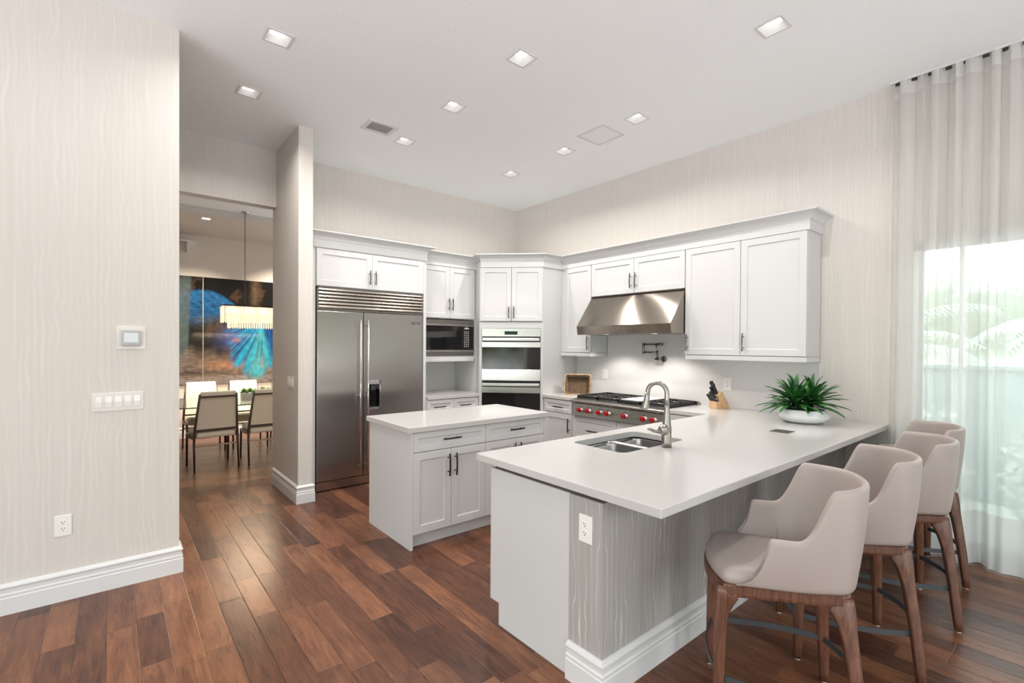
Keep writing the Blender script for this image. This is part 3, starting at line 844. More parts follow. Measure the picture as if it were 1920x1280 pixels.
b = MB(); b.box((.574, -.002, .076), (mw - .008, .008, mh - .082)); cp = b.build('control_panel', BLACKG, t, bevel=.002)
btn = pbsdf('pale_button_print', (.55, .55, .52), .5)
b = MB()
b.box((.600, -.0028, .345), (.668, -.0018, .362)); b.box((.615, -.0028, .372), (.652, -.0018, .378))
for r_ in range(9):
    for c_ in range(3): b.box((.597 + c_ * .028, -.0028, .115 + r_ * .024), (.611 + c_ * .028, -.0018, .125 + r_ * .024))
b.build('keypad', btn, cp)

# ================================================================= DOUBLE OVEN
t = thing('double_oven', 'stainless steel double wall oven set in the diagonal corner cabinet', 'oven', (OT[0] + .036 * .7071, OT[1] - .036 * .7071, .50), radians(-45))
ow = .747; Z = lambda z: z - .5
b = MB(); b.box((.004, .004, .004), (ow - .004, .55, Z(1.744))); b.build('body', BLACK, t)
b = MB(); b.box((0, -.022, Z(1.640)), (ow, .004, Z(1.742))); cp = b.build('control_panel', STEELV, t, bevel=.002)
b = MB(); b.box((.29, -.0235, Z(1.664)), (.455, -.0215, Z(1.708))); b.build('display', pbsdf('oven_display', (.01, .03, .028), .08), cp)
for i, (ztop, zstrip, zglass, zbot) in enumerate(((1.630, 1.504, 1.226, 1.082), (1.058, .925, .66, .51))):
    b = MB(); b.box((.004, -.001, Z(zbot)), (ow - .004, .004, Z(ztop))); d = b.build('oven_door', BLACK, t)
    b = MB(); b.box((.0, -.020, Z(zstrip)), (ow, -.001, Z(ztop - .058))); b.build('upper_panel', STEELV, d, bevel=.002)
    b = MB(); b.box((0, -.020, Z(zbot)), (ow, -.001, Z(zglass))); b.build('lower_panel', STEELV, d, bevel=.002)
    b = MB(); b.box((.004, -.018, Z(zglass)), (ow - .004, -.0012, Z(zstrip))); b.build('glass_panel', BLACKG, d)
    b = MB(); b.box((.012, -.066, Z(ztop - .046)), (ow - .012, -.040, Z(ztop - .006))); b.box((.03, -.045, Z(ztop - .036)), (.055, 0, Z(ztop - .016))); b.box((ow - .055, -.045, Z(ztop - .036)), (ow - .03, 0, Z(ztop - .016)))
    b.build('handle', STEELV, d, bevel=.005)

# ================================================================= RANGE HOOD
t = thing('range_hood', 'large sloping stainless steel hood mounted above the range', 'range hood', (XB - .02, 3.898, 1.66), radians(-90))
# local x -> towards camera side (-Y), local y -> into the wall (+X)
hw = 1.246; F0 = 4.232 - (XB - .02)
prof = [(F0 + .014, 0), (F0, .100), (4.505 - (XB - .02), .457), (-.001, .457), (-.001, 0)]
b = MB()
out = [(F0 + .014, 0), (F0, .098), (F0 + .006, .106), (4.5 - (XB - .02), .452), (-.316, .457)]
# shell: front lip, slope, top, two sides
pts = [(p[0], p[1]) for p in out] + [(-.002, .457)]
n_ = len(pts)
P = [(0, y, z) for y, z in pts] + [(hw, y, z) for y, z in pts]
Fc = [(i, i + 1, n_ + i + 1, n_ + i) for i in range(n_ - 1)]
b.faces(P + [(0, -.002, 0), (hw, -.002, 0)], Fc + [(0,) + (2 * n_,) + tuple(range(n_ - 1, 0, -1)), (n_,) + tuple(range(n_ + 1, 2 * n_)) + (2 * n_ + 1,)])
b.build('shell', HOODM, t)
b = MB(); b.box((.012, F0 + .03, .012), (hw - .012, -.01, .02))
for k in range(24): b.box((.03 + k * .0495, F0 + .08, .004), (.055 + k * .0495, -.06, .012))
b.build('baffle_filter', BNICK, t)
for x in (.58, .66):
    b = MB(); b.lathe([(.012, 0), (.014, -.01), (.013, -.024), (.006, -.026)], (x, F0 + .05, .004), 16); b.build('control_knob', BNICK, t)
for x in (.30, .95):
    b = MB(); b.lathe([(.03, .002), (.03, 0), (.001, 0)], (x, F0 + .17, .001), 16); b.build('hood_lamp', pbsdf('hood_lamp_glow', (1, 1, 1), .5, emis=(1, .95, .86), estr=4), t)
    ld = bpy.data.lights.new('hood_light', 'SPOT'); ld.energy = 26; ld.spot_size = radians(125); ld.spot_blend = .5; ld.color = (1, .95, .88); ld.shadow_soft_size = .03
    lo = bpy.data.objects.new('hood_light', ld); COL.objects.link(lo); lo.parent = t; lo.location = (x, F0 + .17, -.01)
b = MB(); b.box((.0, F0 + .014, -.003), (hw, F0 + .03, .004)); b.build('bottom_rim', CHROME, t)

# ================================================================= RANGETOP
t = thing('rangetop', 'professional steel gas rangetop with red knobs and a middle griddle', 'range', (4.80, 3.885, .72), radians(-90))
rw = 1.245; Y = lambda X_: X_ - 4.80; Zr = lambda z: z - .72
b = MB(); b.box((.006, Y(4.16), 0), (rw - .006, -.002, Zr(.915))); b.build('body', STEELH, t)
b = MB(); b.prism_axis([(Y(4.142), Zr(.722)), (Y(4.160), Zr(.722)), (Y(4.17), Zr(.862)), (Y(4.158), Zr(.862))], .004, rw - .004, 'x'); b.build('control_panel', STEELH, t)
b = MB(); b.box((.02, Y(4.140), Zr(.8615)), (rw - .02, Y(4.16), Zr(.870))); b.build('shadow_slot', GAP, t)
bn = [(Y(4.30), Zr(.870)), (Y(4.128), Zr(.870)), (Y(4.118), Zr(.878)), (Y(4.116), Zr(.893)), (Y(4.124), Zr(.904)), (Y(4.30), Zr(.906))]
b = MB(); b.prism_axis(bn, 0, rw, 'x'); b.build('bullnose', STEELH, t, bevel=.002)
b = MB(); b.box((.006, Y(4.76), Zr(.91)), (rw - .006, Y(4.792), Zr(.950))); b.build('rear_guard', STEELH, t, bevel=.003)
b = MB(); b.box((.03, Y(4.19), Zr(.904)), (rw - .03, Y(4.76), Zr(.918))); b.build('burner_pan', BLACK, t)
sec = [(.035, .335), (.340, .628), (.905, 1.210)]
for a0, a1 in sec:
    g = MB(); zt = Zr(.953); zb = Zr(.918); y0_, y1_ = Y(4.20), Y(4.745); bw = .011
    for x in (a0, a1 - bw): g.box((x, y0_, zb), (x + bw, y1_, zt))
    for y in (y0_, (y0_ + y1_) / 2 - bw / 2, y1_ - bw): g.box((a0, y, zb + .008), (a1, y + bw, zt))
    for cy in ((y0_ * .75 + y1_ * .25), (y0_ * .25 + y1_ * .75)):
        cx = (a0 + a1) / 2
        for a in range(8):
            an = pi / 4 * a + pi / 8 * 0; dx, dy = cos(an), sin(an)
            r1 = .128 if a % 2 == 0 else .16
            g.tube([(cx + dx * .042, cy + dy * .042, zt - .006), (cx + dx * r1, cy + dy * r1 * .95, zt - .006)], .006, 6)
    g.build('grate', BLACK, t)
    for cy in ((y0_ * .75 + y1_ * .25), (y0_ * .25 + y1_ * .75)):
        g = MB(); g.lathe([(.06, 0), (.06, .006), (.045, .012), (.045, .02), (.032, .024), (0.001, .025)], ((a0 + a1) / 2, cy, Zr(.918)), 24); g.build('burner', pbsdf('brass_burner', (.35, .30, .24), .35, .9), t)
b = MB(); b.box((.636, Y(4.20), Zr(.918)), (.897, Y(4.74), Zr(.950))); b.build('griddle_body', BLACK, t, bevel=.003)
b = MB(); b.box((.640, Y(4.23), Zr(.950)), (.893, Y(4.735), Zr(.957))); b.build('griddle_cover', pbsdf('pale_griddle_steel', (.78, .77, .76), .3, .6), t, bevel=.002)
for yk in (3.747, 3.626, 3.463, 3.351, 3.125, 2.887, 2.775):
    x = 3.885 - yk; c = (x, Y(4.155), Zr(.794))
    k = MB()
    k.lathe([(.024, -.022), (.0268, -.026), (.0268, -.050), (.023, -.055), (.001, -.0555)], c, 8, axis='y'); k.box((x - .004, c[1] - .059, c[2] - .020), (x + .004, c[1] - .050, c[2] + .020))
    kb = k.build('knob', RED, t, bevel=.0015, seg=1)
    k = MB(); k.lathe([(.037, .004), (.037, -.006), (.034, -.012), (.030, -.014), (.028, -.028), (.020, -.030)], c, 28, axis='y'); k.build('bezel', CHROME, kb)
b = MB(); b.box((.585, Y(4.150), Zr(.782)), (.665, Y(4.160), Zr(.800))); bd = b.build('badge', NICKEL, t)
text_mesh('WOLF', .017, Matrix.Translation((.625, Y(4.1496), Zr(.791))) @ Matrix.Rotation(pi / 2, 4, 'X'), 'badge_lettering', CHROME, bd)

# ================================================================= SINK AND TAP
t = thing('kitchen_sink', 'undermounted double bowl stainless steel sink in the peninsula counter', 'sink', (2.5725, 1.9025, .65))
def bowl(x0, x1, y0, y1, dep, nm):
    rings = []; zt = CB - .65 - .001
    cx, cy = (x0 + x1) / 2, (y0 + y1) / 2
    for ins, z, r in ((-.015, zt, .05), (0, zt, .06), (.002, zt - .02, .065), (.01, zt - dep + .05, .07), (.03, zt - dep + .012, .07), (.07, zt - dep, .06)):
        rings.append([(px - 2.5725, py - 1.9025, z) for px, py in rrect(x0 + ins, y0 + ins, x1 - ins, y1 - ins, r, 6)])
    b = MB(); b.loft(rings, None, False)
    k = len(rings[-1]); vs = [v for v in b.bm.verts][-k:]; b.bm.faces.new(vs)
    o = b.build(nm, SINKM, t, recalc=True, smooth_all=True)
    b = MB(); b.lathe([(.001, .006), (.012, .004), (.03, .001), (.042, .004), (.044, .001)], (cx - 2.5725, cy - 1.9025, zt - dep), 24); b.build('drain', CHROME, o)
    return o
bowl(2.235, 2.642, 1.69, 2.115, .17, 'bowl'); bowl(2.672, 2.925, 1.69, 2.115, .19, 'bowl')
b = MB(); b.box((2.640 - 2.5725, 1.695 - 1.9025, .15), (2.674 - 2.5725, 2.11 - 1.9025, CB - .65 - .008)); b.build('divider', SINKM, t, bevel=.008, seg=3)

t = thing('kitchen_faucet', 'tall brushed nickel gooseneck faucet standing beside the sink', 'faucet', (2.594, 1.645, CT))
b = MB(); b.lathe([(.031, 0), (.0305, .03), (.0295, .08), (.029, .11), (.0265, .13), (.0235, .16), (.0195, .20), (.0155, .24), (.0142, .256)], seg=28); b.build('body', BNICK, t)
th = radians(100); dv = Vector((cos(th), sin(th), 0)); R_ = .062
path = [Vector((0, 0, .25)), Vector((0, 0, .29))] + [dv * (R_ - R_ * cos(a)) + Vector((0, 0, .325 + R_ * sin(a))) for a in [pi * i / 14 for i in range(15)]]
path += [dv * (2 * R_ + .003) + Vector((0, 0, .30))]
b = MB(); b.tube(path, [.014] * len(path), 16); b.build('spout', BNICK, t)
e = dv * (2 * R_ + .003)
b = MB(); b.loft([[(e + dv * o_ + Vector((cos(a) * r, sin(a) * r, z))) for a in [2 * pi * j / 20 for j in range(20)]] for o_, r, z in ((-.002, .0142, .325), (.0, .0155, .30), (.004, .018, .275), (.009, .022, .25), (.014, .0255, .228), (.015, .0255, .222), (.015, .019, .221))]); b.build('spray_head', BNICK, t)
b = MB()
b.lathe([(.001, -.034), (.018, -.030), (.029, -.016), (.034, 0), (.029, .016), (.018, .030), (.001, .034)], (-.026, .004, .108), 20); b.build('handle_ball', BNICK, t)
b = MB(); b.tube([(-.045, .004, .107), (-.075, .006, .100), (-.11, .01, .106), (-.15, .014, .122), (-.168, .016, .124)], [.013, .0105, .0095, .0085, .006], 12); b.build('lever', BNICK, t)

t = thing('pot_filler', 'dark nickel folding pot filler tap on the backsplash above the range', 'pot filler', (XB - .018, 3.085, 1.385))
b = MB(); b.lathe([(.034, 0), (.034, -.008), (.026, -.014), (.014, -.016)], (0, 0, 0), 24, axis='x'); b.build('wall_flange', NICKEL, t)
b = MB(); b.tube([(-.014, 0, 0), (-.07, .0, 0)], .011, 12); b.tube([(-.07, -.015, 0), (-.07, .065, 0)], .014, 12); b.tube([(-.07, .045, 0), (-.07, .045, .10)], .010, 12); b.build('valve', NICKEL, t)
b = MB(); b.tube([(-.07, .045, .075), (-.075, .215, .075)], .0085, 10); b.lathe([(.011, -.02), (.013, -.015), (.013, .10), (.011, .105)], (-.075, .225, .075), 14); b.build('lower_arm', NICKEL, t)
b = MB(); b.tube([(-.075, .225, .165), (-.085, .0, .165)], .0085, 10); b.tube([(-.085, .06, .165), (-.085, -.035, .165)], .013, 12); b.tube([(-.085, .045, .16), (-.085, .045, .115)], [.009, .006], 10); b.build('upper_arm', NICKEL, t)

# ================================================================= BAR STOOLS
def ring_sq(c, u, v, a, b_, z, ch=.25):
    """rounded rectangle ring centred c, half sizes a (along x), b_ (along y)"""
    k = min(a, b_) * ch
    pts = [(a - k, -b_), (a, -b_ + k), (a, b_ - k), (a - k, b_), (-a + k, b_), (-a, b_ - k), (-a, -b_ + k), (-a + k, -b_)]
    return [(c[0] + p[0], c[1] + p[1], z) for p in pts]
def frame_outline(inset=0.0, n_=6):
    """plan of the seat frame, v forward (+y), counter-clockwise"""
    P = []
    hw_f, hw_b, yf, yb = .232 - inset, .188 - inset, .235 - inset, -.228 + inset
    # front curve from right to left
    for i in range(-8, 9):
        s = -i / 8; P.append((hw_f * .90 * s * -1 * -1, yf + (.045) * (1 - s * s)))
    P = [(-p[0] * -1, p[1]) for p in P]
    # left front corner rounding down the side to the back
    left = [(-hw_f * .975, yf - .012), (-hw_f, yf - .04)]
    left += [(-hw_f + (hw_f - hw_b) * k / 5, (yf - .04) + (yb + .06 - yf + .04) * k / 5) for k in range(1, 6)]
    for i in range(1, 6):
        a = radians(180 + 90 * i / 6 * .95); left.append((-hw_b + .055 + .055 * cos(a), yb + .055 - .005 + .05 * sin(a)))
    back = [(-hw_b * .35, yb - .012), (0, yb - .016)]
    half = left + back
    right = [(-x, y) for x, y in half[::-1][1:]]
    P = sorted(P, key=lambda p: -p[0])
    return P + half + right
def make_stool(name, label):
    t = thing(name, label, 'bar stool', (0, 0, 0), 0, 'bar stools along the peninsula')
    # wooden seat frame ring
    o = frame_outline(); i_ = frame_outline(.045)
    b = MB(); z0, z1 = .548, .598
    rings = [[(x, y, z0 + .006) for x, y in o], [(x * 1.008, y * 1.008, z0 + .014) for x, y in o], [(x * 1.008, y * 1.008, z1 - .006) for x, y in o], [(x * .985, y * .985, z1) for x, y in o], [(x, y, z1) for x, y in i_], [(x, y, z0) for x, y in i_], [(x * .985, y * .985, z0) for x, y in o]]
    b.loft(rings, None, False, True, False, True); b.build('seat_frame', WALNUT, t, bevel=.002, seg=1)
    # legs
    for s in (-1, 1):
        b = MB()
        spec = [(.586, .208, .214, .019, .032), (.560, .211, .212, .021, .038), (.540, .211, .210, .021, .040), (.515, .212, .218, .021, .032), (.48, .2135, .227, .021, .0245), (.44, .215, .231, .021, .0215), (.30, .2170, .236, .020, .020), (.10, .2175, .240, .018, .018), (.006, .2175, .240, .0155, .0155)]
        b.loft([ring_sq((s * x, y), 0, 0, a, c, z) for z, x, y, a, c in spec], None, True, True, True); lg = b.build('leg', WALNUT, t)
        b = MB(); b.lathe([(.013, 0), (.015, .003), (.014, .008)], (s * .2175, .240, 0), 14); b.build('glide', GLIDE, lg)
        b = MB()
        spec = [(.586, .167, -.196, .018, .032), (.560, .168, -.193, .019, .039), (.540, .171, -.191, .021, .043), (.515, .177, -.198, .023, .036), (.48, .182, -.206, .0225, .029), (.43, .191, -.214, .022, .024), (.36, .202, -.221, .0215, .022), (.20, .228, -.234, .020, .020), (.06, .245, -.243, .0175, .0175), (.006, .250, -.246, .016, .016)]
        b.loft([ring_sq((s * x, y), 0, 0, a, c, z) for z, x, y, a, c in spec], None, True, True, True); lg = b.build('leg', WALNUT, t)
        b = MB(); b.lathe([(.013, 0), (.015, .003), (.014, .008)], (s * .250, -.246, 0), 14); b.build('glide', GLIDE, lg)
    # curved flat iron foot rests between the legs
    zf = .215
    cn = {'fl': (-.2175, .238), 'fr': (.2175, .238), 'bl': (-.224, -.232), 'br': (.224, -.232)}
    for a_, c_, bow in (('fl', 'fr', .035), ('bl', 'br', .06), ('fl', 'bl', .03), ('fr', 'br', .03)):
        A, Bp = Vector(cn[a_]), Vector(cn[c_]); d = (Bp - A).normalized(); n_ = Vector((-d.y, d.x))
        if n_.dot((A + Bp) / 2) < 0: n_ = -n_
        A2, B2 = A + d * .012, Bp - d * .012
        A2 -= n_ * .022 * 0; rings = []
        for k in range(13):
            s_ = k / 12; p = A2.lerp(B2, s_) + n_ * (bow * (1 - (2 * s_ - 1) ** 2))
            q = p - n_ * .006
            rings.append([(p.x, p.y, zf - .013), (p.x, p.y, zf + .013), (q.x, q.y, zf + .013), (q.x, q.y, zf - .013)])
        b = MB(); b.loft(rings, None, True, True, False); b.build('footrest_bar', GREYMET, t)
    # seat cushion
    b = MB(); o2 = frame_outline(.004)
    rings = []
    for sc_, z in ((.985, .598), (1.0, .606), (1.0, .622), (.975, .640), (.90, .652), (.7, .658), (.4, .661), (.1, .662)):
        rings.append([(x * sc_, y * sc_ + .0, z) for x, y in o2])
    b.loft(rings, None, True, True, True); b.build('seat_cushion', LEATHER, t)
    # wrap-around upholstered shell
    base = []
    def sidept(k):      # k 0..1 from arm front to back centre along the left side
        pts = [(-.222, .190), (-.226, .095), (-.218, -.02), (-.208, -.10), (-.198, -.155), (-.180, -.198), (-.140, -.226), (-.08, -.240), (0, -.245)]
        f = k * (len(pts) - 1); i = min(int(f), len(pts) - 2); w_ = f - i
        p0 = Vector(pts[max(i - 1, 0)]); p1 = Vector(pts[i]); p2 = Vector(pts[i + 1]); p3 = Vector(pts[min(i + 2, len(pts) - 1)])
        if i == len(pts) - 2: p3 = Vector((-pts[i][0], pts[i][1]))
        return .5 * ((2 * p1) + (-p0 + p2) * w_ + (2 * p0 - 5 * p1 + 4 * p2 - p3) * w_ ** 2 + (-p0 + 3 * p1 - 3 * p2 + p3) * w_ ** 3)
    def sm(a, c, x):
        x = max(0, min(1, (x - a) / (c - a))); return x * x * (3 - 2 * x)
    N = 40; T = 10
    def height(k):
        # arm front ramps up, level arm, steep rise to the back
        y = sidept(k).y
        arm = .182 * sm(-.02, .15, k) + .004
        return .012 + arm + .212 * sm(.26, .48, k) + .012 * sm(.5, 1, k)
    cols = []
    for si in range(2 * N + 1):
        k = si / N if si <= N else 2 - si / N
        sg = 1 if si <= N else -1
        p = sidept(k); e = .004
        q1 = sidept(min(1, k + e)); q0 = sidept(max(0, k - e)); d = (q1 - q0).normalized()
        n_ = Vector((d.y, -d.x)) * 1.0
        if n_.dot(p) < 0: n_ = -n_
        if k > .995: n_ = Vector((0, -1))
        h = height(k); th_ = .046 - .008 * sm(.5, 1, k)
        col = []
        def P_(off, tt):
            z = .600 + h * tt
            lean = .010 * tt + (.026 * sm(.0, .3, k) * (1 - sm(.42, .62, k)) + .034 * sm(.62, .95, k) + .014 * sm(.42, .62, k)) * (tt ** 1.15)
            bulge = .010 * sin(pi * min(1, tt))
            off2 = off * (1 - .25 * tt)
            fwd = 0
            # slanting front edge of the arm
            fy = -.095 * tt * (1 - sm(0, .20, k))
            pp = p + n_ * (lean + bulge * (1 if off > 0 else .3) + off2)
            return (sg * pp.x, pp.y + fy, z)
        for j in range(T + 1): col.append(P_(th_ * .42, j / T * .93))
        hh = .93
        for a in (20, 50, 80, 110, 140, 165):
            aa = radians(a); r_ = th_ * .42
            x = P_(r_ * cos(aa), hh); col.append((x[0], x[1], x[2] + r_ * 1.05 * sin(aa) * min(1, h / .1)))
        for j in range(T, -1, -1): col.append(P_(-th_ * .5, j / T * .93))
        cols.append(col)
    b = MB(); b.loft(cols, None, True, True, True)
    b.build('backrest_shell', LEATHER, t, subd=1)
    for sg in (-1, 1):     # stitched seam where arm meets back, inside
        pth = []
        for j in range(11):
            k = .28; p = sidept(k); d = (sidept(k + .004) - sidept(k - .004)).normalized(); n_ = Vector((d.y, -d.x)); n_ = n_ if n_.dot(p) > 0 else -n_
            tt = j / 10 * .80 + .14
            lean = .012 * tt + .030 * (1 - sm(.42, .62, k)) * (tt ** 1.15)
            pp = p + n_ * (lean + .003 * sin(pi * tt) - .046 * .5 * (1 - .25 * tt) - .0035)
            pth.append((sg * pp.x, pp.y, .600 + height(k) * tt * .93))
        b = MB(); b.tube(pth, .0012, 6); b.build('seam', pbsdf('seam_thread', (.22, .17, .15), .7), t)
    return t
def place(mid, rdir):
    r = Vector(rdir).normalized(); f = Vector((-r.y, r.x)); c = Vector(mid) - f * .24
    return (c.x, c.y, 0), atan2(f.y, f.x) - pi / 2
SP = [((2.035, 1.047), (.85, .52), 'taupe leather bar stool nearest the camera, at the free end of the peninsula'),
      ((2.77, 1.018), (.371, .228), 'second taupe leather bar stool from the camera'),
      ((3.489, .985), (.875, .480), 'third taupe leather bar stool from the camera'),
      ((4.135, 1.035), (.85, .525), 'taupe leather bar stool farthest away, right beside the sheer curtain')]
st0 = make_stool('bar_stool', SP[0][2])
l0, r0 = place(SP[0][0], SP[0][1]); 
for mid, rd, lab in SP[1:]:
    l_, r_ = place(mid, rd); copy_tree(st0, l_, r_, lab)
st0.location = l0; st0.rotation_euler = (0, 0, r0)

# ================================================================= COUNTER OBJECTS
# knife block
F_ = Vector((-.87, .49)).normalized()
t = thing('knife_block', 'light wooden knife block with black handled knives in front of the backsplash', 'knife block', (4.652, 2.362, CT), atan2(F_.y, F_.x) - pi / 2)
# local y = forward (lean direction), x = across. main block slants forward
b = MB(); hw_ = .062
b.prism_axis([(.0, 0), (-.085, 0), (.005, .175), (.062, .135)], -hw_, hw_, 'x')
b.build('block', BLOCKW, t, bevel=.004)
b = MB(); b.prism_axis([(.07, 0), (.0, 0), (.03, .07), (.07, .072)], -hw_, hw_, 'x'); b.build('front_box', BLOCKW, t, bevel=.003)
KN = pbsdf('black_knife_handle', (.012, .012, .013), .35)
def knife(x, y, z, L, w_, tilt=.52, nm=1):
    M_ = Matrix.Translation((x, y, z)) @ Matrix.Rotation(-tilt, 4, 'X')
    k = MB()
    rings = []
    for zz, s_ in ((0, .8), (.12, .85), (.35, 1.0), (.65, .85), (.88, 1.05), (.97, .95), (1, .6)):
        rings.append([(a * w_ * s_, c_ * w_ * s_, zz * L) for a, c_ in ((-.42, -.55), (-.2, -.8), (.2, -.8), (.42, -.55), (.5, 0), (.42, .55), (.2, .8), (-.2, .8), (-.42, .55), (-.5, 0))])
    k.loft(rings); k.xf(M_)
    o = k.build('kitchen_knife', KN, None)
    r = MB(); r.lathe([(w_ * .52, -.006), (w_ * .52, .004)], (0, 0, 0), 12, sq=(.8, 1.3)); r.xf(M_); r.build('bolster', CHROME, o)
    M2 = PM[t.name]
    o.matrix_world = M2
    return o
labs = [(-.030, .046, .140, .118, .022, 'black kitchen knife handle, left one of the two tallest in the wooden block'),
        (.038, .022, .160, .118, .023, 'black kitchen knife handle, right one of the two tallest in the wooden block'),
        (.004, .048, .138, .088, .016, 'black kitchen knife handle between the two tallest in the wooden block'),
        (.050, .040, .145, .070, .015, 'short black kitchen knife handle at the right side of the wooden block')]
for x, y, z, L, w_, lb in labs:
    o = knife(x, y, z, L, w_, .42); tag(o, lb, 'knife', 'knives in the wooden block')
for x, lb in ((-.058, 'small black paring knife handle, leftmost upper one in the block'), (-.048 + .02, 'small black paring knife handle, second from left in the block')):
    o = knife(x, .075, .10, .085, .016, .62); tag(o, lb, 'knife', 'knives in the wooden block')
for i in range(6):
    o = knife(-.050 + i * .020, .052, .065, .088, .0155, .60); tag(o, 'black steak knife handle in the low front row of the wooden block', 'knife', 'steak knives in the front row of the block')

# wicker tray leaning on its long side
A = Vector((4.345, 4.205)); Bp = Vector((4.515, 3.925)); mid_ = (A + Bp) / 2; dirx = (Bp - A).normalized(); rz = atan2(dirx.y, dirx.x)
t = thing('wicker_tray', 'brown woven rectangular basket tray stood upright left of the range', 'basket', (mid_.x, mid_.y, CT), rz)
W2, H2 = .165, .262; M_ = Matrix.Rotation(radians(-10), 4, 'X')
b = MB(); n_ = 5
outer = rrect(-W2, 0, W2, H2, .03, n_); inner = rrect(-W2 + .028, .028, W2 - .028, H2 - .028, .02, n_)
rings = [[(x, .0, z) for x, z in outer], [(x * .92, .075, H2 / 2 + (z - H2 / 2) * .9) for x, z in outer]]
b.loft(rings, None, False); b.loft([[(x, .0, z) for x, z in outer], [(x, -.006, H2 / 2 + (z - H2 / 2) * .98) for x, z in outer], [(x, -.002, z) for x, z in inner], [(x * .96, .062, H2 / 2 + (z - H2 / 2) * .95) for x, z in inner]], None, False)
k = len(inner); b.bm.verts.ensure_lookup_table(); b.bm.faces.new(b.bm.verts[-k:])
b.faces([(x * .92, .075, H2 / 2 + (z - H2 / 2) * .9) for x, z in outer], [tuple(range(len(outer)))])
b.xf(M_); b.build('tray_body', WICKER, t)
ROPE = make_wood('seagrass_rope', ((.20, .12, .06), (.42, .28, .17), (.60, .45, .30)), (60, 60, 60), .8)
b = MB(); L_ = len(outer)
ring = []
for i in range(L_ * 6):
    f = i / 6; a = Vector(outer[int(f) % L_]); c = Vector(outer[(int(f) + 1) % L_]); p = a.lerp(c, f % 1); an = i * 1.3
    ring.append((p[0] * .975 + .003 * cos(an), -.002 + .004 * sin(an), H2 / 2 + (p[1] - H2 / 2) * .965))
b.tube(ring, .009, 6, loop=True); b.xf(M_); b.build('rim', ROPE, t)
for s in (-1, 1):
    b = MB(); b.tube([(s * (W2 - .004 + .016 * sin(pi * q / 8)), .004, H2 / 2 + .055 * (q / 4 - 1)) for q in range(9)], .0065, 8); b.xf(M_); b.build('handle', ROPE, t)

# plant bowl
t = thing('potted_plant', 'spiky dark green plants in a low round white bowl on the bar counter', 'plant', (4.36, 1.50, CT))
b = MB(); b.lathe([(.10, 0), (.135, .004), (.165, .018), (.181, .040), (.184, .055), (.176, .078), (.160, .100), (.152, .108), (.146, .106), (.152, .095), (.165, .06), (.14, .03), (.001, .025)], seg=48); b.build('bowl', CERAM, t, smooth_all=True)
b = MB(); b.lathe([(.150, .080), (.148, .092), (.1, .097), (.001, .1)], seg=32); b.build('soil', SOIL, t)
rnd = random.Random(5)
def rosette(cx, cy, cz, n_, Ls, nm):
    b = MB()
    b.tube([(cx, cy, .08), (cx, cy, cz + .03)], [.014, .011], 8)
    for i in range(n_):
        a = i * 2.39996 + rnd.uniform(-.2, .2); e = radians(88 - 95 * ((i + .5) / n_) ** .72 + rnd.uniform(-7, 7)); L = Ls * rnd.uniform(.75, 1.1) * (.8 + .3 * (i / n_))
        w0 = .0165 * rnd.uniform(.85, 1.15); dr = Vector((cos(a), sin(a), 0)); sd = Vector((-sin(a), cos(a), 0))
        p = Vector((cx, cy, cz + .03 * (1 - i / n_))); vs = []; N_ = 8
        for k in range(N_ + 1):
            s_ = k / N_; ee = e - .45 * s_ * s_
            if k: p = p + (dr * cos(ee) + Vector((0, 0, 1)) * sin(ee)) * (L / N_)
            w_ = w0 * (.55 + 1.3 * s_) * (1 - s_) ** .55 * 1.25 if s_ < 1 else 0
            nrm = (dr * -sin(ee) + Vector((0, 0, 1)) * cos(ee))
            vs.append((p - sd * w_ + nrm * w_ * .45, p, p + sd * w_ + nrm * w_ * .45) if w_ > 0 else (p, p, p))
        idx = []
        for trip in vs: idx.append([b.bm.verts.new(q) for q in trip])
        for k in range(N_):
            for c_ in (0, 1):
                f = b.bm.faces.new([idx[k][c_], idx[k][c_ + 1], idx[k + 1][c_ + 1], idx[k + 1][c_]]); f.smooth = True
    return b.build(nm, LEAF, t, recalc=False)
rosette(-.075, .035, .13, 46, .30, 'foliage'); rosette(.045, -.045, .14, 46, .30, 'foliage'); rosette(.055, .075, .15, 36, .28, 'foliage')

# pop-up outlet plate in the counter
t = thing('pop_up_outlet', 'small dark steel pop-up outlet cover set flush in the bar counter', 'outlet', (3.735, 1.425, CT))
b = MB(); b.box((-.068, -.062, 0), (.025, .062, .003)); b.build('cover', pbsdf('bronze_steel', (.28, .24, .21), .25, 1), t, bevel=.001)
b = MB(); b.box((.027, -.062, 0), (.068, .062, .0025)); b.build('side_strip', DARKM, t, bevel=.001)

# ================================================================= WALL PLATES
def outlet(label, loc, rz, w_=.0762, h_=.124, nm='wall_outlet'):
    t = thing(nm, label, 'outlet', loc, rz)
    b = MB(); b.box((-w_ / 2, -.006, -h_ / 2), (w_ / 2, -.0005, h_ / 2)); b.build('plate', PLASTIC, t, bevel=.003)
    for s in (-1, 1):
        b = MB(); z = s * .0195; pts = []
        for i in range(20):
            a = 2 * pi * i / 20; pts.append((.017 * cos(a), max(-.0135, min(.0135, .017 * sin(a))) + z))
        b.prism_axis([(p[0], p[1]) for p in pts], -.0085, -.006, 'y'); so = b.build('socket', PLASTIC, t)
        b = MB(); b.box((-.0075, -.009, z), (-.0050, -.0084, z + .009)); b.box((.0050, -.009, z + .001), (.0075, -.0084, z + .008)); b.lathe([(.0028, -.009), (.0028, -.0084)], (0, 0, z - .006), 10, axis='y'); b.build('slots', BLACK, so)
    return t
outlet('white wall outlet low on the papered wall at the far left', (-.227, YL, .443), 0)
outlet('white outlet on the grey papered end of the peninsula', (1.620, 1.427, .714), radians(-90))
outlet('white outlet on the backsplash behind the knife block', (XB - .018, 2.352, 1.148), radians(-90), nm='wall_outlet')
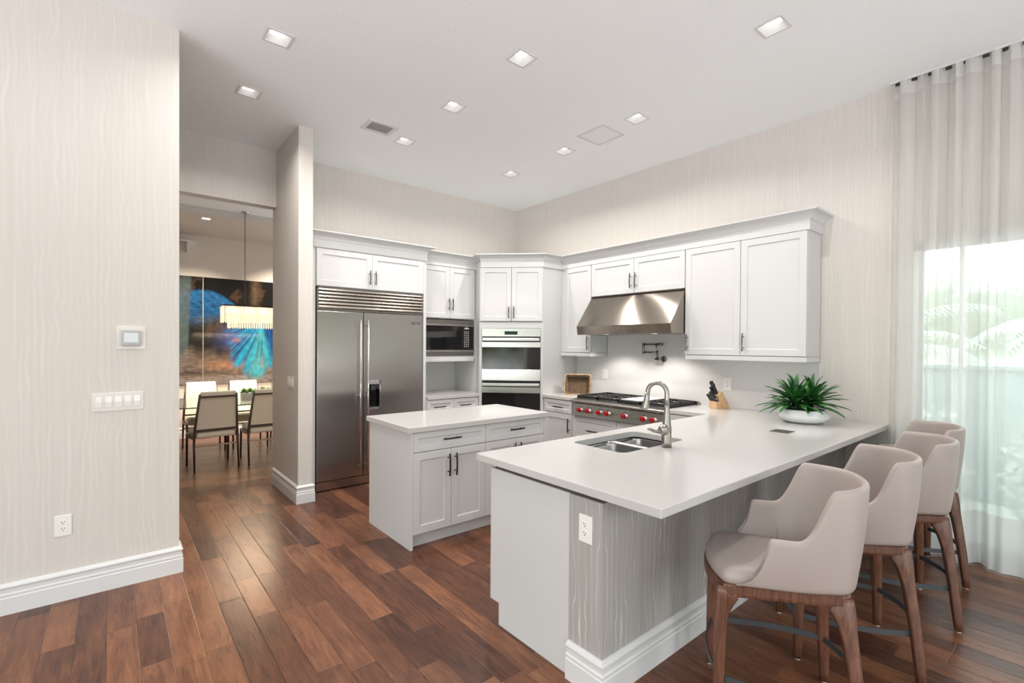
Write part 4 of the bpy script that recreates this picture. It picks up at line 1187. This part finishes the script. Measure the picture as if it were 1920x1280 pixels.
outlet('white outlet on the backsplash below the microwave', (3.02, YA - .018, 1.17), 0)
outlet('white outlet on the backsplash behind the wicker basket', (XB - .018, 3.93, 1.17), radians(-90))
def switches(label, loc, rz, n_, w_, h_=.115):
    t = thing('light_switch_panel', label, 'light switch', loc, rz)
    b = MB(); b.box((-w_ / 2, -.006, -h_ / 2), (w_ / 2, -.0005, h_ / 2)); b.build('plate', PLASTIC if n_ == 4 else WALLPL, t, bevel=.003)
    for i in range(n_):
        x = (i - (n_ - 1) / 2) * .0465
        b = MB(); b.prism_axis([(-.006, -.033), (-.009, -.033), (-.0125, .0), (-.008, .033), (-.006, .033)], x - .0165, x + .0165, 'x'); b.build('rocker', PLASTIC, t, bevel=.001, seg=1)
WALLPL = pbsdf('light_almond_plastic', (.76, .73, .70), .4)
switches('five gang light switch panel on the left wall below the thermostat', (.026, YL, 1.162), 0, 5, .250)
switches('white four gang light switch panel on the narrow partition wall', (XS1, 5.075, 1.147), radians(-90), 4, .205)
t = thing('thermostat', 'digital thermostat with a grey screen on the left wall', 'thermostat', (.090, YL, 1.560))
b = MB(); b.box((-.073, -.008, -.0735), (.073, -.0005, .0735)); b.build('plate', WALLPL, t, bevel=.004)
b = MB(); b.box((-.051, -.026, -.050), (.049, -.008, .048)); b.build('housing', pbsdf('grey_plastic', (.45, .46, .46), .35), t, bevel=.006)
b = MB(); b.box((-.036, -.0275, -.028), (.034, -.0258, .030)); sc_ = b.build('screen', pbsdf('lcd_screen', (.55, .60, .62), .15, emis=(.6, .68, .72), estr=.25), t)

# ================================================================= CEILING THINGS
for i, (x, y, lb) in enumerate(DL):
    t = thing('recessed_light', 'square recessed light ' + lb, 'ceiling light', (x, y, CEIL), 0, 'square recessed lights in the kitchen ceiling')
    b = MB(); o_, i_ = .086, .070
    b.slab([(-o_, -o_), (o_, -o_), (o_, o_), (-o_, o_)], [[(-i_, -i_), (i_, -i_), (i_, i_), (-i_, i_)]], -.005, 0); b.build('trim', TRIMW, t, bevel=.001, seg=1)
    b = MB(); r = .041
    P = [(s1 * i_, s2 * i_, -.003) for s1, s2 in ((-1, -1), (1, -1), (1, 1), (-1, 1))] + [(s1 * r, s2 * r, .034) for s1, s2 in ((-1, -1), (1, -1), (1, 1), (-1, 1))]
    b.faces(P, [(k, (k + 1) % 4, 4 + (k + 1) % 4, 4 + k) for k in range(4)]); b.build('reflector', TRIMW, t)
    b = MB(); b.box((-r, -r, .034), (r, r, .040)); b.build('lens', LENS, t)
    ld = bpy.data.lights.new('downlight', 'AREA'); ld.shape = 'SQUARE'; ld.size = .062; ld.energy = DL_E; ld.color = (1, .95, .90); ld.spread = radians(150)
    lo = bpy.data.objects.new('downlight', ld); COL.objects.link(lo); lo.parent = t; lo.location = (0, 0, -.007)
t = thing('air_vent', 'white slatted air supply vent in the ceiling', 'air vent', (1.968, 4.378, CEIL))
b = MB(); b.slab([(-.147, -.118), (.147, -.118), (.147, .118), (-.147, .118)], [[(-.108, -.085), (.108, -.085), (.108, .085), (-.108, .085)]], -.008, 0); b.build('frame', TRIMW, t, bevel=.002)
b = MB(); b.box((-.108, -.085, -.0012), (.108, .085, -.0002)); b.build('backing', pbsdf('vent_grey', (.42, .42, .42), .7), t)
for k in range(7):
    y = -.074 + k * .0245; b = MB(); b.prism_axis([(y - .007, -.008), (y - .004, -.009), (y + .009, -.002), (y + .006, -.0012)], -.108, .108, 'x'); b.build('slat', TRIMW, t)
t = thing('ceiling_speaker', 'square white flush speaker panel in the ceiling between two recessed lights', 'ceiling panel', (3.708, 3.115, CEIL))
b = MB(); b.slab([(-.17, -.17), (.17, -.17), (.17, .17), (-.17, .17)], [[(-.145, -.145), (.145, -.145), (.145, .145), (-.145, .145)]], -.004, 0); b.build('frame', TRIMW, t, bevel=.001)
b = MB(); b.box((-.144, -.144, -.002), (.144, .144, -.0002)); b.build('grille', pbsdf('speaker_cloth', (.86, .88, .89), .8), t)

# ================================================================= CURTAIN
CY0, CY1 = -1.75, 1.012
def curtain_x(y, z, n_=0):
    tt = z / 3.59
    ph = (CY1 - y) / .098 * 2 * pi
    # folds open out and merge downwards
    w1 = sin(ph + .8 * sin(ph * .5)) * (.030 * (.5 + .5 * tt))
    w2 = sin(ph * .37 + 1.3) * .040 * (1 - tt * .75) + sin(ph * .61 + .6 * sin(z * .7) + .4) * .026 * (1 - tt * .6)
    return 4.715 - .075 * (1 - tt) ** 1.2 + w1 + w2 * 1.0
def curtain_mesh(z0, z1, mat, off=0, nz_=18, name='x', parent=None):
    b = MB(); rows = []
    n_ = 420
    for j in range(nz_ + 1):
        z = z0 + (z1 - z0) * j / nz_
        rows.append([(curtain_x(CY1 + (CY0 - CY1) * i / n_, z) + off, CY1 + (CY0 - CY1) * i / n_ + .010 * sin(i * .9) * (z / 3.6), z) for i in range(n_ + 1)])
    b.loft(rows, None, False, False, True)
    return b.build(name, mat, parent, recalc=False)
t = thing('sheer_curtain', 'floor length sheer off-white curtain hanging over the window at the right', 'curtain', (4.70, 0, 0))
for o in (curtain_mesh(.012, .385, HEM, 0, 6, 'bottom_hem', t), curtain_mesh(.385, 3.485, SHEER, 0, 30, 'panel', t), curtain_mesh(3.485, 3.588, HEM, 0, 2, 'header_tape', t)):
    for v in o.data.vertices: v.co.x -= 4.70
b = MB(); b.box((4.700, CY0, 3.592), (4.735, 1.03, CEIL - .0005)); tag(b.build('curtain_track', TRIMW), 'slim white curtain track fixed to the ceiling', 'curtain track')
kk = 0
for i in range(28):
    y = CY1 - .03 - i * .098
    if y < CY0: break
    b = MB(); b.box((4.712, y - .017, 3.572), (4.724, y + .017, 3.5915)); o = b.build('carrier', BLACK, t)
    for v in o.data.vertices: v.co.x -= 4.70

# ================================================================= DINING ROOM
def mural_color(px, py):
    """abstract feather picture, px/py in picture units"""
    N1 = lambda a, c, s=0: noise.noise(Vector((a, c, s)))
    n1 = N1(px * .03, py * .03, 1); n2 = N1(px * .12, py * .12, 5); st = N1(px * .05, py * .5, 9)
    def lerp(a, c, k):
        k = max(0, min(1, k)); return tuple(a[i] + (c[i] - a[i]) * k for i in range(3))
    def ss(a, c, x):
        x = max(0, min(1, (x - a) / (c - a))); return x * x * (3 - 2 * x)
    c = (.012, .011, .010)
    c = lerp(c, (.16, .09, .045), ss(.05, .5, n1 + .35 * n2 - .05) * .4)
    c = lerp(c, (.22, .14, .08), math.exp(-((px - 474) / 9) ** 2) * ss(615, 520, py) * .8)
    # pale brown floor of the picture
    w = 664 + 6 * n1 * 4 + .03 * (px - 340)
    c = lerp(c, (.27, .19, .15), ss(w - 8, w + 14, py) * (.75 + .5 * st))
    c = lerp(c, (.55, .27, .14), math.exp(-((py - 690 - 3 * n2) / 9) ** 2) * ss(360, 420, px) * .8)
    c = lerp(c, (.06, .045, .04), math.exp(-((py - 704 - 5 * n2) / 4) ** 2) * ss(440, 350, px) * .9)
    c = lerp(c, (.42, .38, .36), ss(708, 716, py) * (.6 + st))
    # upper left blue plume
    top = 545 - 3 * sin((px - 340) / 30) + max(0, px - 385) ** 1.6 * .045
    bot = 575 + (px - 340) * .04 + 22 * ss(450, 350, px)
    m = ss(top - 3, top + 4, py) * ss(bot + 22, bot - 6, py) * ss(452, 436, px)
    fib = N1((px + py * .5) * .08, (py - (px - 340) * .28) * .55, 3)
    pc = lerp((.008, .03, .10), (.035, .22, .50), .5 + .8 * fib + .25 * ss(bot, top, py)); pc = lerp(pc, (.36, .42, .46), ss(.25, .6, fib) * ss(395, 420, px))
    c = lerp(c, pc, m * .95)
    # grey column at far left
    c = lerp(c, (.13, .17, .17), ss(357, 352, px + (py - 520) * .04) * ss(690, 640, py) * .85)
    # burst of cyan plumes
    dx, dy = px - 487, py - 600; r = sqrt(dx * dx + dy * dy); a = math.atan2(dx, dy)
    fibre = N1(a * 9, r * .01, 2) * .6 + N1(a * 26, r * .02, 7) * .5
    reach = 122 + 24 * N1(a * 4.2, 0, 4) - 52 * abs(a + .15)
    m = ss(reach + 10, reach - 14, r) * ss(-.1, .25, dy / 30) * ss(1.45, 1.0, abs(a)) * (.55 + .9 * ss(-.25, .2, fibre) if r > 30 else 1)
    bc = lerp((.01, .10, .38), (.02, .46, .72), .5 + fibre * 1.2); bc = lerp(bc, (.10, .62, .68), math.exp(-((a + .05) / .28) ** 2) * .8)
    bc = lerp(bc, (.01, .05, .26), ss(.12, .45, a) * .85)
    c = lerp(c, bc, min(1, m))
    # hazy violet beneath the lamp
    c = lerp(c, (.10, .13, .42), math.exp(-((px - 425) / 22) ** 2 - ((py - 635) / 20) ** 2) * .7)
    c = lerp(c, (.62, .22, .20), math.exp(-((px - 437) / 7) ** 2 - ((py - 640) / 4) ** 2) * .9)
    g = 1 + .35 * n2
    return tuple(max(0, min(1, v * g * .62)) for v in c)
def mural(label, x0, x1, flip=False):
    b = MB(); z0, z1 = .86, 2.612; nx = int((x1 - x0) / .011); nz2 = 160
    b.box((x0, YM - .03, z0), (x1, YM - .004, z1))
    o = b.build('wall_mural', None); me = o.data
    b2 = bmesh.new()
    V = [[b2.verts.new((x0 + (x1 - x0) * i / nx, YM - .0305, z0 + (z1 - z0) * j / nz2)) for i in range(nx + 1)] for j in range(nz2 + 1)]
    for j in range(nz2):
        for i in range(nx): b2.faces.new([V[j][i], V[j][i + 1], V[j + 1][i + 1], V[j + 1][i]])
    m2 = bpy.data.meshes.new('picture'); b2.to_mesh(m2); b2.free()
    at = m2.color_attributes.new('paint', 'FLOAT_COLOR', 'POINT')
    for v in m2.vertices:
        px = 340 + (v.co.x - .86) * 128.9; py = 517 + (2.612 - v.co.z) * 120
        at.data[v.index].color = (*mural_color(px, py), 1)
    o2 = bpy.data.objects.new('picture', m2); COL.objects.link(o2); o2.parent = o; m2.materials.append(MURAL)
    me.materials.clear(); me.materials.append(pbsdf('mural_edge', (.75, .75, .73), .4))
    return tag(o, label, 'wall art')
MURAL = pbsdf('glossy_mural_print', (.1, .1, .1), .12)
n, l, bb = nodes_of(MURAL); an = n.new('ShaderNodeAttribute'); an.attribute_name = 'paint'; l.new(an.outputs['Color'], bb.inputs['Base Color'])
mural('narrow left panel of the dark glossy mural with a blue plume', -.05, 1.130)
mural('large glossy mural panel with a burst of turquoise feathers on the dining room wall', 1.142, 2.95)

# chandelier
t = thing('chandelier', 'rectangular crystal chandelier glowing over the dining table', 'chandelier', (1.78, 7.55, 0))
CX0, CX1, cz = -.64, .64, 2.045
b = MB(); hy = .11
b.box((CX0, -hy, cz - .004), (CX1, hy, cz + .012)); b.build('frame', DARKM, t)
def prisms(par, x0, x1, y0, y1, zt, zb, step=.030):
    pts = []
    n_ = int((x1 - x0) / step)
    for i in range(n_ + 1):
        for y in (y0, y1): pts.append((x0 + (x1 - x0) * i / n_, y))
    m_ = int((y1 - y0) / step)
    for j in range(1, m_):
        for x in (x0, x1): pts.append((x, y0 + (y1 - y0) * j / m_))
    b = MB()
    for i, (x, y) in enumerate(pts):
        r = .0115; a = (i % 5) * .15
        b.loft([[(x + r * cos(a + k * pi / 3 * 1) * 1, y + r * sin(a + k * pi / 3), z) for k in range(6)] for z in (zt, zb + .02)] + [[(x, y, zb)] * 6], None, False, smooth=False)
    return b
o = prisms(t, CX0 + .005, CX1 - .005, -hy, hy, cz - .006, 1.81).build('crystal_row', CRYSTAL, t); o['kind'] = 'stuff'
o = prisms(t, CX0 + .085, CX1 - .085, -hy + .04, hy - .04, cz - .006, 1.735).build('crystal_row', CRYSTAL, t); o['kind'] = 'stuff'
BULB = pbsdf('bulb_glow', (1, .8, .5), .5, emis=(1, .72, .42), estr=16)
for i in range(7):
    x = CX0 + .13 + i * (CX1 - CX0 - .26) / 6
    b = MB(); b.lathe([(.001, -.10), (.014, -.09), (.018, -.07), (.014, -.05), (.010, -.04), (.010, -.01)], (x, 0, cz), 12); b.build('bulb', BULB, t)
def chain(x):
    z = cz + .012; k = 0
    while z < DC - .02:
        b_ = []
        for q in range(10):
            a = 2 * pi * q / 10; u_, w_ = .009 * cos(a), .020 * sin(a)
            b_.append((x + (u_ if k % 2 else 0), (0 if k % 2 else u_), z + .018 + w_))
        CH.tube(b_, .0022, 5, loop=True); z += .031; k += 1
CH = MB(); chain(1.42 - 1.78); chain(.36); CH.build('chain', NICKEL, t)
b = MB(); b.lathe([(.05, -.02), (.055, -.003), (.055, 0)], (1.42 - 1.78, 0, DC), 20); b.lathe([(.05, -.02), (.055, -.003), (.055, 0)], (.36, 0, DC), 20); b.build('canopy', CHROME, t)
ld = bpy.data.lights.new('chandelier_glow', 'AREA'); ld.shape = 'RECTANGLE'; ld.size = 1.2; ld.size_y = .2; ld.energy = 70; ld.color = (1, .80, .56)
lo = bpy.data.objects.new('chandelier_glow', ld); COL.objects.link(lo); lo.parent = t; lo.location = (0, 0, 1.72)
# soffit lamp in the dining room
t = thing('dining_downlight', 'small square recessed light in the dining room ceiling', 'ceiling light', (1.01, 7.95, DC2))
b = MB(); b.slab([(-.06, -.06), (.06, -.06), (.06, .06), (-.06, .06)], [[(-.049, -.049), (.049, -.049), (.049, .049), (-.049, .049)]], -.004, 0); b.build('trim', TRIMW, t)
b = MB(); b.box((-.049, -.049, .01), (.049, .049, .018)); b.build('lens', LENS, t)
for xx in (1.01, 2.4, -.4):  # the two outer spots have no fixture, added to wash the wall
    ld = bpy.data.lights.new('dining_spot_and_fill', 'SPOT'); ld.energy = 260; ld.spot_size = radians(95); ld.spot_blend = .7; ld.color = (1, .86, .70); ld.shadow_soft_size = .04
    lo = bpy.data.objects.new('dining_spot_and_fill', ld); COL.objects.link(lo); lo.location = (xx, 8.3 if xx != 1.01 else 7.95, DC2 - .015); lo.rotation_euler = (radians(24), 0, 0)

# table
t = thing('dining_table', 'long glass topped dining table between the cream chairs', 'table', (1.65, 7.55, 0))
b = MB(); b.slab(rrect(-1.45, -.62, 1.45, .62, .02, 2), [], .738, .752); b.build('glass_top', GLASSG, t)
for s in (-1, 1):
    b = MB(); b.prism_axis([(-.34, 0), (.34, 0), (.24, .10), (.10, .40), (.22, .738), (-.22, .738), (-.10, .40), (-.24, .10)], s * 1.12 - .05, s * 1.12 + .05, 'x'); b.build('pedestal', DKWOOD, t, bevel=.006)
# planter with succulents
t = thing('table_planter', 'low grey box planter with green succulents on the dining table', 'planter', (1.68, 7.40, .752))
b = MB(); b.slab([(-.33, -.07), (.33, -.07), (.33, .07), (-.33, .07)], [], 0, .095); b.build('planter_box', pbsdf('zinc_planter', (.36, .38, .39), .4, .3), t, bevel=.003)
rnd = random.Random(3)
SUCC = pbsdf('succulent_green', (.09, .20, .05), .6)
for i in range(9):
    cx = -.30 + i * .075; cy = rnd.uniform(-.03, .03); b = MB()
    R_ = rnd.uniform(.045, .07)
    for k in range(26):
        a = k * 2.4; e = radians(85 - 80 * k / 26); d = Vector((cos(a) * cos(e), sin(a) * cos(e), sin(e))); sd = Vector((-sin(a), cos(a), 0))
        p0 = Vector((cx, cy, .10)) + d * .01; p1 = p0 + d * R_ * .6; p2 = p0 + d * R_ * 1.15
        up_ = d.cross(sd) * .006
        b.faces([p0, p1 + sd * .014, p2, p1 - sd * .014, p1 + up_, p1 - up_], [(0, 1, 4), (1, 2, 4), (2, 3, 4), (3, 0, 4), (1, 0, 5), (2, 1, 5), (3, 2, 5), (0, 3, 5)])
    b.build('succulent', SUCC, t, recalc=False)
# chairs
def dining_chair(label):
    t = thing('dining_chair', label, 'chair', (0, 0, 0), 0, 'dining chairs around the glass table')
    # faces +y; origin on the floor between the legs
    for s in (-1, 1):
        b = MB(); b.loft([ring_sq((s * x, y), 0, 0, a, c, z, .2) for z, x, y, a, c in ((0, .234, -.255, .0085, .010), (.30, .232, -.215, .011, .014), (.44, .228, -.205, .013, .020), (.58, .218, -.232, .012, .016), (.93, .192, -.325, .010, .011))]); b.build('rear_leg', DKWOOD, t)
        b = MB(); b.loft([ring_sq((s * x, y), 0, 0, a, c, z, .2) for z, x, y, a, c in ((0, .228, .235, .009, .010), (.30, .228, .225, .012, .014), (.40, .228, .215, .013, .018))]); b.build('front_leg', DKWOOD, t)
        b = MB(); b.loft([[(s * .228 + q * .010, y, z + r) for q, r in ((-1, -.018), (1, -.018), (1, .018), (-1, .018))] for y, z in ((-.21, .405), (0, .385), (.22, .392))], None, True, True, False); b.build('side_rail', DKWOOD, t)
    b = MB(); b.box((-.222, -.232, .472), (.222, -.214, .50)); b.build('lower_back_rail', DKWOOD, t)
    b = MB(); b.box((-.198, -.327, .885), (.198, -.306, .905)); b.build('upper_back_rail', DKWOOD, t)
    b = MB(); b.box((-.228, -.219, .288), (.228, -.205, .306)); b.build('stretcher', pbsdf('light_stretcher', (.40, .27, .18), .4), t)
    b = MB(); rows = []
    for z, y, hw2 in ((.50, -.218, .212), (.60, -.236, .208), (.75, -.270, .198), (.90, -.312, .186), (.945, -.330, .184), (.958, -.318, .182), (.95, -.298, .182), (.90, -.270, .184), (.75, -.226, .196), (.60, -.192, .206), (.50, -.176, .210)):
        rows.append([(-hw2, y, z), (-hw2 * .5, y - .003, z), (0, y - .004, z), (hw2 * .5, y - .003, z), (hw2, y, z)])
    b.loft(rows, None, False, False, True); R0 = rows
    n_ = len(rows)
    for sgn in (0, 4):
        b.faces([r[sgn] for r in rows], [tuple(range(n_))])
    b.build('back_cushion', CREAM, t)
    b = MB(); b.loft([[(x, y, z) for x, y in rrect(-.214 + i_, -.215 + i_, .214 - i_, .25 - i_, .03, 3)] for i_, z in ((.008, .392), (0, .402), (0, .455), (.02, .475), (.08, .482))]); b.build('seat_cushion', CREAM, t)
    return t
c0 = dining_chair('cream dining chair with dark frame, its back to the kitchen, left one in the doorway')
copy_tree(c0, (1.545, 7.005, 0), radians(1), 'cream dining chair with dark frame, its back to the kitchen, nearer the partition')
copy_tree(c0, (1.015, 8.18, 0), pi, 'cream dining chair on the far side of the table, leftmost, facing the kitchen')
copy_tree(c0, (1.572, 8.18, 0), pi, 'cream dining chair on the far side of the table, behind the succulents')
copy_tree(c0, (2.19, 8.18, 0), pi, 'cream dining chair on the far side of the table, cut off by the partition wall')
c0.location = (.955, 7.005, 0); c0.rotation_euler = (0, 0, radians(4))

# ================================================================= PALMS OUTSIDE THE CURTAINED WINDOW
def palm(name, label, x, y, n_, L, h, seed):
    rr = random.Random(seed); t = thing(name, label, 'palm', (x, y, -.12))
    b = MB(); b.tube([(0, 0, 0), (.03, .02, h)], [.09, .06], 10); b.build('trunk', DKWOOD, t)
    b = MB()
    for i in range(n_):
        a = 2 * pi * i / n_ + rr.uniform(-.2, .2); e0 = radians(rr.uniform(10, 75)); p = Vector((.03, .02, h)); dr = Vector((cos(a), sin(a), 0)); N_ = 14; pts = [p.copy()]
        for k in range(N_):
            e = e0 - 1.5 * (k / N_); p = p + (dr * cos(e) + Vector((0, 0, 1)) * sin(e)) * (L / N_); pts.append(p.copy())
        b.tube(pts, .008, 5)
        sd = Vector((-sin(a), cos(a), 0))
        for k in range(2, N_ + 1):
            for s in (-1, 1):
                for q in (0, .5):
                    o = pts[k].lerp(pts[k - 1], q); tip = o + sd * s * .42 * (1 - .5 * k / N_) + dr * .12 - Vector((0, 0, .16)); w_ = dr * .014
                    b.faces([o - w_, o + w_, tip], [(0, 1, 2)])
    b.build('fronds', GARDENLEAF, t, recalc=False)
palm('garden_palm', 'green palm fronds outside the curtained window, left side', 9.5, 2.3, 15, 1.8, 1.5, 2)
palm('garden_palm', 'green palm outside the curtained window near the picture edge', 9.3, -.2, 15, 1.7, 1.9, 4)
def shrub(label, x, y, r, h, seed):
    rr = random.Random(seed); t = thing('garden_shrub', label, 'shrub', (x, y, -.119)); b = MB()
    for i in range(420):
        a = rr.uniform(0, 2 * pi); zz = rr.uniform(.05, 1); rad = r * sqrt(max(.05, 1 - (zz - .45) ** 2 * 1.9)) * rr.uniform(.6, 1)
        c = Vector((rad * cos(a), rad * sin(a), zz * h)); d = Vector((rr.uniform(-1, 1), rr.uniform(-1, 1), rr.uniform(-.6, 1))).normalized(); s_ = d.orthogonal().normalized()
        b.faces([c, c + d * .06 + s_ * .03, c + d * .12, c + d * .06 - s_ * .03], [(0, 1, 2, 3)])
    b.build('leaves', GARDENLEAF, t, recalc=False)
    b = MB(); b.tube([(0, 0, 0), (0, 0, h * .6)], [.03, .012], 8); b.build('stem', DKWOOD, t)
shrub('leafy shrub outside low behind the curtain, left of the window', 6.45, 1.15, .40, 1.0, 1)
shrub('leafy shrub outside low behind the curtain, right of the window', 6.2, .10, .40, .95, 2)
